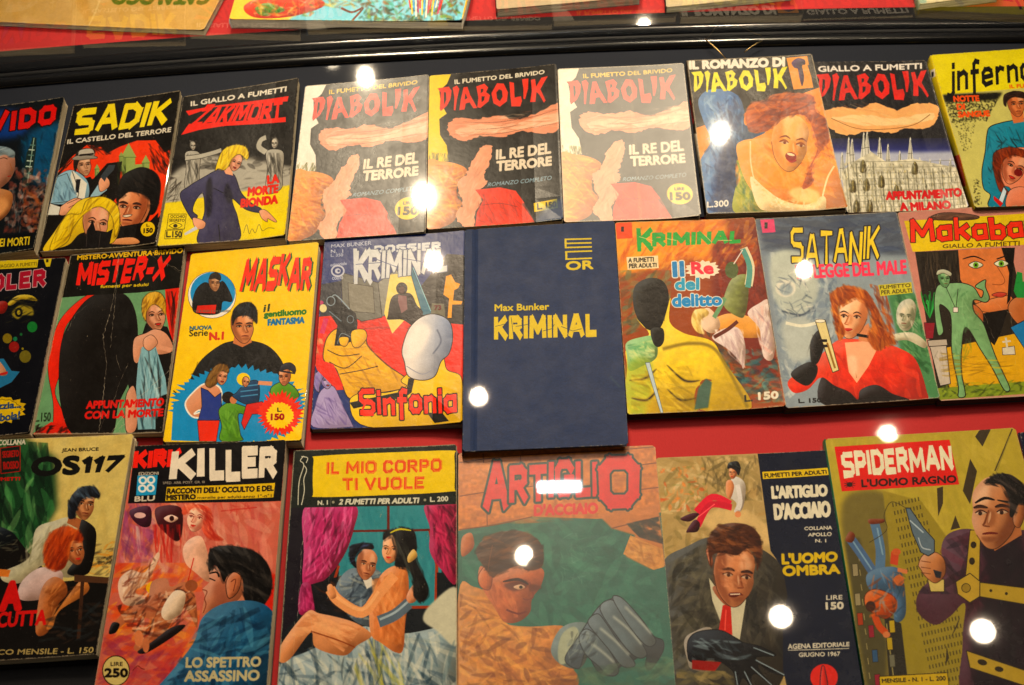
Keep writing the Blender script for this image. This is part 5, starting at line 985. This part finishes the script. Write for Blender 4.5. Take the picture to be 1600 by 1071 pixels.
# header
C.poly("106,66 806,44 806,300 80,312", '#1e2420'); q = smooth_closed(pts("192,110 215,90 500,76 775,70 795,95 796,230 780,246 500,258 215,266 190,245"), 4); C.poly(q, '#d8c024')
for t_, q_ in (("IL MIO CORPO", "248,116 742,102 742,160 246,170"), ("TI VUOLE", "314,184 668,178 666,232 316,240")): C.logo(t_, q_, '#c85424', th=.24, gap=.12)
for t_, q_ in (("IL MIO CORPO", "250,118 740,104 740,158 248,168"), ("TI VUOLE", "317,186 665,180 663,230 319,238")): C.logo(t_, q_, '#d8b448', th=.045, gap=.315, al=.75)
C.text("N. 1", "210,282 252,280 252,298 210,300", '#c8c8b8', .1); C.text("2 FUMETTI PER ADULTI", "306,276 644,270 640,292 300,298", '#c8c8b8', .11); C.text("L. 200", "692,268 768,266 768,286 692,288", '#c8c8b8', .1); C.ell(276, 288, 6, 6, '#8c8c7c'); C.ell(669, 280, 6, 6, '#8c8c7c')
for P in ("150,90 135,110 150,130 130,200 125,300", "150,130 162,150 150,190 152,240 140,300", "140,92 166,98 160,120"): C.line(P, '#c8c8b8', 4)
for P, w_ in (("160,320 140,500 125,800", 2.6), ("105,120 75,560 40,900", 3), ("270,80 262,500 255,700", 1.5), ("180,780 200,1100", 1.6), ("110,800 100,1100", 1.8)): C.crease(P, w_, .6)
C.done(mott=.05, wear=1.3)
book(Q, C, "comic with pink curtains, an embracing couple and a yellow title panel", t=.011, pages=('#a89858', '#7c6c3c'), spine='#2a2a20')

# 21 brown and green cover, man and gloved fist
Q = zq(Z16, "44,77 886,45 990,1265 36,1275")
C = Canvas(Q, seed=21, bg='#2f5f54'); C.z(*Z16)
C.brush("60,340 800,330 930,900 60,900", ['#3c7464', '#244c44', '#4c8470', '#2c5850', '#386c60'], 240, 120, 26, 0, 60, .45)
C.poly("44,77 886,45 930,330 640,360 360,350 44,410", '#b0743c', tex=.12); C.poly("640,340 900,300 930,560 870,575 760,520 800,430 700,400", '#a87040', soft=3); C.brush("44,80 880,50 900,340 50,400", ['#c8884c', '#94582c', '#bc7c44', '#a86838'], 140, 120, 18, -3, 10, .45)
for P in ("48,118 300,88 700,66 880,52", "50,262 160,245 400,215", "48,405 200,385 360,350", "820,130 895,120", "700,400 930,345", "150,80 152,120", "165,250 168,390", "310,90 312,130", "820,235 905,225"): C.line(P, '#6c4424', 5)
C.brush("760,380 900,350 925,470 820,440", ['#2c241c', '#4c3828', '#1c2c28'], 50, 70, 16, 20, 30, .7); C.poly("780,430 920,490 925,565 880,578 750,510", '#b48448', tex=.1); C.brush("780,440 920,490 900,570 760,510", ['#cca064', '#8c5c30'], 30, 60, 9, 25)
C.brush("480,420 640,420 640,640 480,640", ['#78a090', '#8cb0a0'], 34, 40, 2.5, 30, 90, .35)
# man with a cap of hair
C.blob("60,440 100,420 110,480 60,520", '#a4643c'); C.blob("45,680 110,650 200,700 240,800 340,820 500,820 470,900 500,960 560,1060 440,1180 40,1260", '#b07840', tex=.08); C.brush("50,680 200,700 260,820 480,830 560,1050 50,1250", ['#d0984c', '#7c4c2c', '#c08448', '#5c3820', '#e0b064'], 230, 100, 14, 10, 40, .6)
C.blob("140,560 190,590 260,560 400,570 400,640 360,700 350,760 300,800 240,800 200,740 160,680 130,620", '#a4603c', tex=.06); C.brush("180,640 280,600 300,780 230,790", ['#c07c50', '#8c4c34', '#b46c48'], 40, 60, 12, 70)
C.blob("130,600 170,552 190,590 180,660 140,650", '#b06840', ln='#5c3020', lw=3); C.blob("240,640 330,620 340,650 280,668", '#5c3424', soft=4); C.blob("280,650 310,640 330,652 305,662", '#c8a88c'); C.ell(312, 651, 8, 7, INK); C.line("235,628 300,618 345,640", '#2c1814', 12, taper=.5); C.line("350,630 365,690 340,705 320,700", '#6c3828', 6); C.line("250,748 300,765 335,755", '#5c2820', 8); C.blob("350,640 400,650 380,665 350,668", '#5c3424', soft=3)
C.hair("150,560 120,500 160,440 260,410 340,420 400,470 404,560 340,580 300,560 220,590 190,610", '#4a3424', '#2c2018', '#7c5434', 120, 90, 10, -10, 30)
C.line("190,470 170,640 240,800", '#8c5434', 3, al=.5)
# grey gloved fist
C.blob("440,920 480,830 560,800 620,830 600,940 560,1000 480,980", '#5c6c6c'); C.blob("470,920 490,850 540,820 560,860 520,960 480,980", '#9ca490', soft=2)
C.blob("500,960 560,860 640,740 700,700 740,695 830,790 880,860 920,880 918,930 870,1000 845,990 850,930 800,960 740,990 700,1030 640,1010 590,930 560,1000", '#3c4850', ln='#1c2428', lw=4)
for P in ("560,870 590,830 640,860 690,920 730,1000 715,1030 680,1025 640,985 590,940", "598,800 640,765 680,810 740,900 800,975 780,995 740,985 690,920 640,860", "650,745 700,705 740,760 800,850 850,930 830,955 790,940 730,870", "705,700 740,695 800,755 860,835 890,880 870,905 835,890 770,810"):
    C.blob(P, '#56646a', ln='#1c2428', lw=4); Pp = pts(P); c0 = Pp.mean(0); C.line([c0 + (Pp[0] - c0) * .55 + [6, -14], c0 + [10, -14], c0 + (Pp[4] - c0) * .7 + [6, -8]], '#b4bab0', 9, soft=4, al=.8)
C.brush("500,840 640,840 640,940 520,980", ['#1c2428', '#8c9890'], 30, 60, 8, -50)
C.brush("560,1000 980,940 980,1250 500,1250", ['#4c6450', '#2c4438', '#6c8468', '#384c40'], 100, 110, 22, 0, 40, .5)
for q_ in ("158,118 800,82 806,318 150,330",):
    pass
C.logo("A", "165,112 252,112 262,320 150,330", '#b4302f', th=.3, gap=0, out=('#1f3a34', .045)); C.logo("RTIGLI", "262,135 640,110 640,268 262,300", '#b4302f', th=.25, gap=.06, out=('#1f3a34', .06), jit=.05); C.logo("O", "640,92 822,88 816,312 650,318", '#b4302f', th=.26, gap=0, out=('#1f3a34', .04))
C.text("D'ACCIAIO", "370,300 640,290 640,335 370,345", '#b4302f', .1)
C.done(mott=.07, wear=.4)
book(Q, C, "large brown and green comic with a man and a grey gloved fist", t=.006, rough=.36, spec=.55)

# 22 man lunging in grey suit, dark blue side panel
Q = zq(Z17, "40,73 796,41 1000,1185 130,1190")
C = Canvas(Q, seed=22, bg='#a89468'); C.z(*Z17)
C.brush("45,75 490,60 560,480 90,560", ['#c8b488', '#8c7c50', '#d8c498', '#a88c5c', '#6c6440', '#b8a478'], 220, 80, 16, -20, 60, .55); C.brush("60,120 260,100 280,300 60,320", ['#c84824', '#e08444', '#e8dcc0', '#7c8048', '#d8a068'], 90, 34, 10, 0, 90, .6); C.brush("240,70 490,60 510,260 400,260 260,200", ['#5c5438', '#7c704c', '#3c3828', '#8c7c54'], 110, 70, 10, 80, 30, .5); C.blob("250,320 420,300 540,380 540,460 300,400", '#c8b080', soft=10)
C.blob("352,230 370,170 395,155 430,180 435,230 420,300 385,310 395,270", '#c8c4bc'); C.blob("350,180 372,170 385,200 370,250 352,240", '#c88c64'); C.face(380, 138, 54, 0, -1, '#c88c64', '#7c4c34', fem=True); C.hair("356,120 362,95 400,88 414,118 404,150 392,130 372,118", '#1c1a1c', '#0c0c0c', '#8ca49c', 14, 24, 4, 40); C.line("400,190 412,260 402,300", '#d4d0cc', 22); C.ell(402, 320, 14, 14, '#c88c64')
C.line("370,275 290,245 220,310", '#c02c40', 34); C.line("375,290 280,280 225,370", '#b0243a', 32); C.line("300,275 230,330", '#dc5c64', 6); C.blob("148,340 200,315 232,320 190,352", '#3c1820'); C.blob("175,395 210,345 235,360 225,395 190,400", '#3c1820')
C.blob("80,520 180,460 280,420 400,440 520,480 600,560 620,680 600,760 610,960 590,1060 480,1190 130,1190 110,860 90,640", '#3c3a34', tex=.06); C.brush("90,540 280,430 300,600 340,800 240,860 130,1150", ['#5c584c', '#242420', '#74705c', '#302e2a', '#4c4a40'], 150, 110, 18, -50, 40, .55); C.brush("480,500 610,600 600,950 440,880 420,700", ['#5c584c', '#242420', '#484640', '#1c1c1c'], 80, 110, 18, 80, 30, .55)
C.poly("275,600 340,690 440,680 410,870 340,830 290,700", '#c0bca4'); C.poly("335,720 370,712 378,850 318,830", '#a82a1e'); C.line("350,740 345,830", '#d0584c', 6)
C.blob("290,640 350,720 420,700 440,650 380,640", '#8c5438'); C.face(385, 590, 270, 8, 1, '#c08660', '#74432c'); C.brush("300,500 460,520 440,640 330,640", ['#d8a078', '#94583c', '#cc9068'], 44, 40, 9, 60, 40, .35); C.blob("262,480 280,470 292,530 280,545", '#b4785c', ln='#4c2818', lw=2); C.blob("362,668 395,662 418,668 392,684 366,682", '#5c2418'); C.line("368,672 412,670", '#dccab4', 5)
C.hair("272,480 275,420 320,370 400,358 470,380 505,440 500,520 485,570 480,500 440,470 400,500 340,490 290,500 285,560", '#4c2c1c', '#24140e', '#8c5c38', 150, 80, 9, 10, 40)
C.blob("165,880 200,840 290,825 290,1000 200,1000 180,960", '#8c8478'); C.blob("185,870 230,835 330,830 420,880 500,900 570,940 480,950 540,1010 620,1030 500,980 500,1010 560,1080 480,1020 460,1060 500,1160 430,1040 400,1080 380,1010 300,960 200,970 180,930", '#17181c', ln='#08080a', lw=3); C.brush("200,860 420,880 480,960 300,960 200,960", ['#4c5860', '#8ca0a8', '#0c0c10', '#2c3438'], 50, 70, 7, 15, 20, .7)
for P in ("470,905 560,940", "480,960 610,1028", "460,990 550,1070", "430,1010 500,1150", "390,1010 400,1070"): C.line(P, '#8c9ca4', 4, soft=1)
C.poly("200,960 330,970 300,1010 200,1000", '#7c1c14'); C.brush("130,1000 380,1010 400,1190 140,1190", ['#8c8058', '#b0a070', '#5c5840'], 50, 90, 16, 0)
C.poly("488,55 796,41 1000,1190 640,1190 600,1000 600,760 620,680 600,560 545,480", '#10182a'); C.poly("508,134 794,118 800,150 512,166", '#c8b02c'); C.text("FUMETTI PER ADULTI", "518,142 788,128 790,144 520,160", INK, .07)
C.text("L'ARTIGLIO", "550,198 790,192 792,240 554,250", '#d4d0bc', .11); C.text("D'ACCIAIO", "560,276 802,264 806,330 566,342", '#d4d0bc', .1); C.text("COLLANA", "694,376 814,372 814,388 694,390", '#c8c4b4', .1); C.text("APOLLO", "710,404 812,400 812,416 710,418", '#c8c4b4', .1); C.text("N. 1", "742,430 788,430 788,444 742,444", '#c8c4b4', .1)
C.text("L'UOMO", "596,494 836,486 836,526 598,538", '#c4ac24', .12); C.text("OMBRA", "600,548 846,542 848,580 602,590", '#c4ac24', .12); C.text("LIRE", "790,676 860,676 860,694 790,696", '#c8c4b4', .06); C.text("150", "788,708 864,706 864,736 790,738", '#c8c4b4', .1)
C.text("AGENA EDITORIALE", "622,890 890,882 890,900 622,912", '#c8c4b4', .08); C.line("622,917 890,910", '#c8c4b4', 3, 0); C.text("GIUGNO 1967", "670,928 850,924 850,942 670,946", '#c8c4b4', .08); C.ell(780, 1036, 60, 58, '#b82c20'); C.blob("764,1080 768,1000 776,985 784,1000 796,1080", '#b82c20', ln='#10182a', lw=4)
C.done(mott=.06, wear=.4)
book(Q, C, "comic with a lunging dark-suited man in a red tie and dark blue side panel", t=.006, pages=('#908468', '#6c6048'))

# 23 street canyon, man in maroon (plain stand-in)
Q = zq(Z18, "50,68 822,25 1118,1145 229,1178")
C = Canvas(Q, seed=23, bg='#a89a44'); C.z(*Z18)
C.brush("60,70 800,40 860,600 560,600 200,400", ['#b8a850', '#98903c', '#b0a04c', '#c0b05c'], 130, 160, 26, 80, 20, .4); C.blob("120,330 300,290 430,480 420,900 300,1150 200,1150 160,700", '#6c6438', soft=12)
C.poly("285,280 440,320 640,600 640,1170 400,1170 330,700", '#8c8034', soft=2)
for i in range(13):
    for j in range(26):
        x = 322 + i * 13 + j * 7.5; y = 330 + j * 33 - i * 3
        if x < 430 + j * 11 and y < 1160: C.poly([(x, y), (x + 5, y - 2), (x + 8, y + 15), (x + 3, y + 16)], '#3a3420', al=.75)
for P in ("680,30 725,28 690,100 660,60", "640,150 668,200 640,335 610,280", "505,270 530,262 530,330 510,385", "560,440 580,380 600,430", "600,790 560,880 590,830", "545,910 555,960 540,990"): C.poly(P, '#3c3424'); 
C.line("810,30 740,200", '#4c4428', 6, 0); C.line("800,60 700,330", '#8c8240', 4, 0)
C.poly("130,480 190,470 300,900 290,1170 240,1170 190,880", '#4c4830', soft=6); C.poly("290,780 360,820 400,1170 320,1170", '#2c2a24'); C.line("300,820 345,1170", '#8c8458', 5, 0)
for x, y, cc in ((225, 850, '#7c2434'), (240, 950, '#34506c'), (250, 1050, '#7c2434'), (300, 900, '#a8942c'), (310, 970, '#6c6c5c'), (160, 600, '#8c8468'), (170, 720, '#8c8468'), (310, 830, '#a8942c'), (180, 800, '#8c3c1c')): C.poly([(x, y - 22), (x + 22, y - 24), (x + 26, y + 26), (x + 4, y + 28)], cc, ln='#2a2418', lw=2)
for y in range(480, 1150, 60): C.line([(180 + (y - 480) * .09, y), (184 + (y - 480) * .09, y + 26)], '#b8ac7c', 3, 0, al=.7)
# tumbling men
C.line("150,470 200,540 245,610 300,690 360,720", '#4c6484', 44); C.line("250,405 275,520 270,640", '#54708c', 42); C.line("160,480 240,600", '#7c98ac', 7); C.line("262,430 285,540", '#7c98ac', 7); C.blob("132,480 150,445 172,460 160,490", '#6c3820'); C.blob("228,395 290,395 285,410 235,415", '#6c3820')
C.blob("220,620 290,590 360,610 380,760 360,810 330,800 340,700 280,690 230,680", '#44607c'); C.line("345,600 385,610", '#b87850', 18); C.ell(350, 645, 22, 22, '#a8643c'); C.line("335,530 330,580", '#a8482c', 34); C.ell(340, 528, 18, 14, '#b05c34')
C.blob("215,700 260,680 330,710 340,760 300,800 250,780 215,750", '#b0541c', ln='#4c2410', lw=3); C.line("250,780 270,830 300,860", '#a84c1c', 30); C.ell(235, 750, 20, 22, '#3c2418'); C.ell(300, 865, 15, 13, '#b87850'); C.brush("220,600 380,600 370,800 230,800", ['#243444', '#84a0b4', '#7c3410', '#c87438'], 50, 50, 6, 60, 50, .6)
C.line("380,350 320,325 290,380 300,440 230,490", '#3a3420', 3)
# torso and head
C.blob("420,740 440,680 520,600 525,500 560,450 640,435 720,470 860,440 1050,500 1120,1170 640,1170 610,900 620,740 560,790 500,825 440,790", '#3a1a24', tex=.06); C.brush("430,700 540,480 660,440 900,460 1000,1150 650,1160 620,700", ['#5c2c3a', '#1c0e14', '#14101a', '#4c2430'], 160, 140, 22, 70, 40, .55); C.poly("680,480 850,450 960,1000 660,1170 640,900 720,660", '#17121a', soft=14, al=.8)
C.poly("640,440 682,440 676,700 616,690", '#a8923c', ln='#2c2414', lw=3); C.ell(654, 500, 12, 14, '#2c2414'); C.ell(648, 566, 12, 15, '#2c2414'); C.poly("582,650 640,615 682,650 680,710 640,735 590,700", '#ac9440', ln='#2c2414', lw=4); C.ell(624, 675, 18, 18, '#8c7830', ln='#2c2414', lw=3); C.poly("680,652 900,680 1000,700 1000,760 880,745 680,710", '#a8923c', ln='#2c2414', lw=4); C.ell(725, 686, 6, 6, '#2c2414'); C.ell(788, 698, 6, 6, '#2c2414')
C.poly("625,930 860,1010 1080,1000 1090,1060 880,1080 640,1000", '#a8923c', ln='#2c2414', lw=4); C.ell(690, 978, 20, 12, '#2c2414', ang=15); C.ell(758, 1006, 18, 11, '#2c2414', ang=12)
C.poly("468,640 535,640 535,690 480,690", '#c0b070', ln='#2c2414', lw=3); C.blob("430,580 450,540 500,530 535,560 538,620 500,655 460,630 440,600", '#b07a50', ln='#3c2414', lw=3)
for y in (565, 590, 612): C.line([(440, y), (480, y + 6)], '#5c3420', 3)
C.poly("378,350 395,350 450,430 495,480 495,530 470,545 440,530 405,450", '#5c6c78', ln='#1c2024', lw=4); C.poly("490,600 525,610 520,636 500,632", '#22242c'); C.line("395,400 450,450", '#a8b8c0', 6, 0); C.line("430,470 445,510 480,520", '#a8b4bc', 5)
C.poly("700,440 840,380 850,460 740,525", '#a06a44'); C.face(742, 370, 290, -2, -1, '#b4805a', '#6c4028'); C.line("660,330 700,310 740,318", INK, 12, taper=.5); C.line("750,318 800,328 820,322", INK, 10, taper=.5); C.blob("820,340 850,320 860,380 840,430 815,410", '#a06a44', ln='#3c2414', lw=3)
C.hair("700,250 740,215 800,215 850,250 880,300 870,340 840,330 815,385 800,380 800,320 770,260 720,250", '#16110f', '#080606', '#5c5450', 80, 80, 8, 40, 30)
C.poly("88,100 556,72 596,254 118,282", '#b8261c'); C.logo("SPIDERMAN", "112,120 562,92 574,195 125,225", '#dcd8c0', th=.25, gap=.08, jit=.02, wj=.12); C.text("L'UOMO RAGNO", "198,234 582,216 584,246 200,264", '#2a1410', .08); C.ell(150, 254, 12, 10, '#2a1410')
for a_ in (-50, -20, 20, 50, 130, 160, 200, 230): C.line([(150, 254), (150 + 24 * math.cos(math.radians(a_)), 254 + 16 * math.sin(math.radians(a_)))], '#2a1410', 3, 0)
C.poly("270,1036 548,1020 556,1100 275,1110", '#b8a028', ln='#2a2410', lw=3); C.text("MENSILE - N. 1 - L. 200", "280,1046 540,1034 540,1052 282,1062", '#2a2410', .08)
C.done(mott=.05, wear=.35)
book(Q, C, "yellow comic with white title in a red box and a maroon-clad man", t=.009, spine='#0f5a3a', pages=('#8c8058', '#5c5438'), zb=.0006)

# 24 sliver of a navy book at the right edge
Q = [(1593, 676), (1790, 664), (1935, 1100), (1712, 1112)]
C = Canvas(Q, S=1, seed=24, bg='#141c30'); C.done(wear=.3)
book(Q, C, "dark navy book peeping out at the right edge of the bottom row", t=.004, spine='#141c30', name="paperback_book", cat="book")

# ------------------------------------------------------------------ books beyond the glass partition (they face the other side)
Q = [(60, -170), (424, -150), (319, 49), (-60, 32)]
C = Canvas(Q, S=1.5, seed=25, bg='#c0a068'); C.z(*T1); C.brush("-200,-400 1200,-400 940,150 -100,110", ['#b8944c', '#ccb07c', '#c09858'], 90, 200, 30, 80, 20, .4); C.line("470,-20 440,60 400,140", '#dcc898', 8, al=.5)
C.text("CATALOGO", "966,22 520,18 524,-40 972,-34", '#5f6a24', .13); C.done(wear=.3)
book(Q, C, "beige catalogue with green lettering seen upside down beyond the glass", t=.006, pages=('#d0c4ac', '#a89c84'), name="catalogue", cat="catalogue")
Q = [(408, -150), (770, -160), (723, 36), (358, 31)]
C = Canvas(Q, S=1.8, seed=26, bg='#7fc0d4'); C.z(*T1)
C.poly("1060,0 1330,-100 1500,-20 1300,120 1060,110", '#ecc85c', soft=6); C.blob("1130,30 1250,-20 1450,-10 1500,30 1350,80 1180,85", '#c4442c'); C.blob("1180,40 1240,15 1320,50 1220,78", '#3c7c34'); C.brush("1150,0 1500,0 1450,80 1180,80", ['#d86c3c', '#8c3424', '#e8b054', '#4c7c3c', '#dcd0b0'], 90, 40, 7, 10, 50, .7); C.brush("1450,-60 1700,-60 1650,60 1450,20", ['#d8c060', '#5c4424', '#8c6c30'], 50, 50, 8, 20, 40)
C.z(*T2); C.brush("60,-60 600,-60 570,112 90,112", ['#2c4c24', '#1c2c1c', '#3c8c6c', '#5c3c1c', '#7c9c3c', '#1c3c2c', '#8c5c2c'], 260, 34, 9, 0, 90, .8)
for k_ in range(16): C.line([(320 + k_ * 11, -30), (330 + k_ * 9, 40 + (k_ * 31) % 50)], ['#d84434', '#e8c850', '#5c9cd4', '#e4e4dc', '#a83c6c'][k_ % 5], 6, 0)
C.line("10,40 60,60 110,40 60,100", '#5c3420', 10); C.line("608,-60 572,112", '#e0b83c', 12, 0); C.done(wear=.3)
book(Q, C, "colourful illustrated book with green foliage and pale page edges beyond the glass", t=.012, pages=('#d8d0c4', '#a8a098'), spine='#c8d4d8', name="illustrated_book", cat="book")
Q = [(768, -150), (1010, -160), (1000, -4), (776, 16)]
C = Canvas(Q, S=1.2, seed=27, bg='#b4a48c'); C.done(wear=1.5); 
book(Q, C, "grey-beige old book with torn page edges beyond the glass", t=.010, pages=('#b8b0a0', '#8c8474'), name="old_book", cat="book")
Q = [(1030, -160), (1255, -170), (1238, -8), (1041, 12)]
C = Canvas(Q, S=1.2, seed=28, bg='#bcae90'); C.done(wear=1.5)
book(Q, C, "pale cream old book beyond the glass, right of the grey-beige one", t=.008, pages=('#d0ccb4', '#a49c84'), name="old_book", cat="book")
Q = [(1395, -150), (1575, -165), (1562, -8), (1437, 8)]
C = Canvas(Q, S=1.2, seed=29, bg='#8ca49c'); C.z(*T3); C.poly("1140,-60 1600,-80 1460,10 1150,30", '#c8c0a8'); C.done(wear=1.)
book(Q, C, "grey-green book beyond the glass, rightmost of that row", t=.010, pages=('#d8d4c4', '#a49c8c'), spine='#7c9c94', name="old_book", cat="book")

# two thin brass wires lying across the rail
M_BR = pmat("brass_wire", (.5, .34, .14), .3, .5, 0, 1.0)
for (xa, ya), (xb, yb), lab in (((1101, 61), (1134, 92), "thin brass wire slanting down over the black rail to the orange comic"), ((1163, 82), (1191, 64), "short brass wire lying on the black rail, right of the longer wire")):
    A, B = at(xa, ya, .009), at(xb, yb, .009); c0 = (A + B) / 2; d = (B - A) / np.linalg.norm(B - A); n1 = np.array([-d[1], d[0], 0]); n2 = np.array([0, 0, 1.0]); V = []
    for t_ in np.linspace(0, 1, 5):
        for k_ in range(8): V.append(A + (B - A) * t_ - c0 + (n1 * math.cos(k_ * math.pi / 4) + n2 * math.sin(k_ * math.pi / 4)) * .0005 + n1 * .001 * math.sin(3.1 * t_))
    F = [(r_ * 8 + k_, r_ * 8 + (k_ + 1) % 8, r_ * 8 + 8 + (k_ + 1) % 8, r_ * 8 + 8 + k_) for r_ in range(4) for k_ in range(8)] + [tuple(range(8))[::-1], tuple(range(32, 40))]
    o = mesh("wire", V, F, M_BR, None, True); o.location = tuple(c0); o["label"] = lab; o["category"] = "wire"
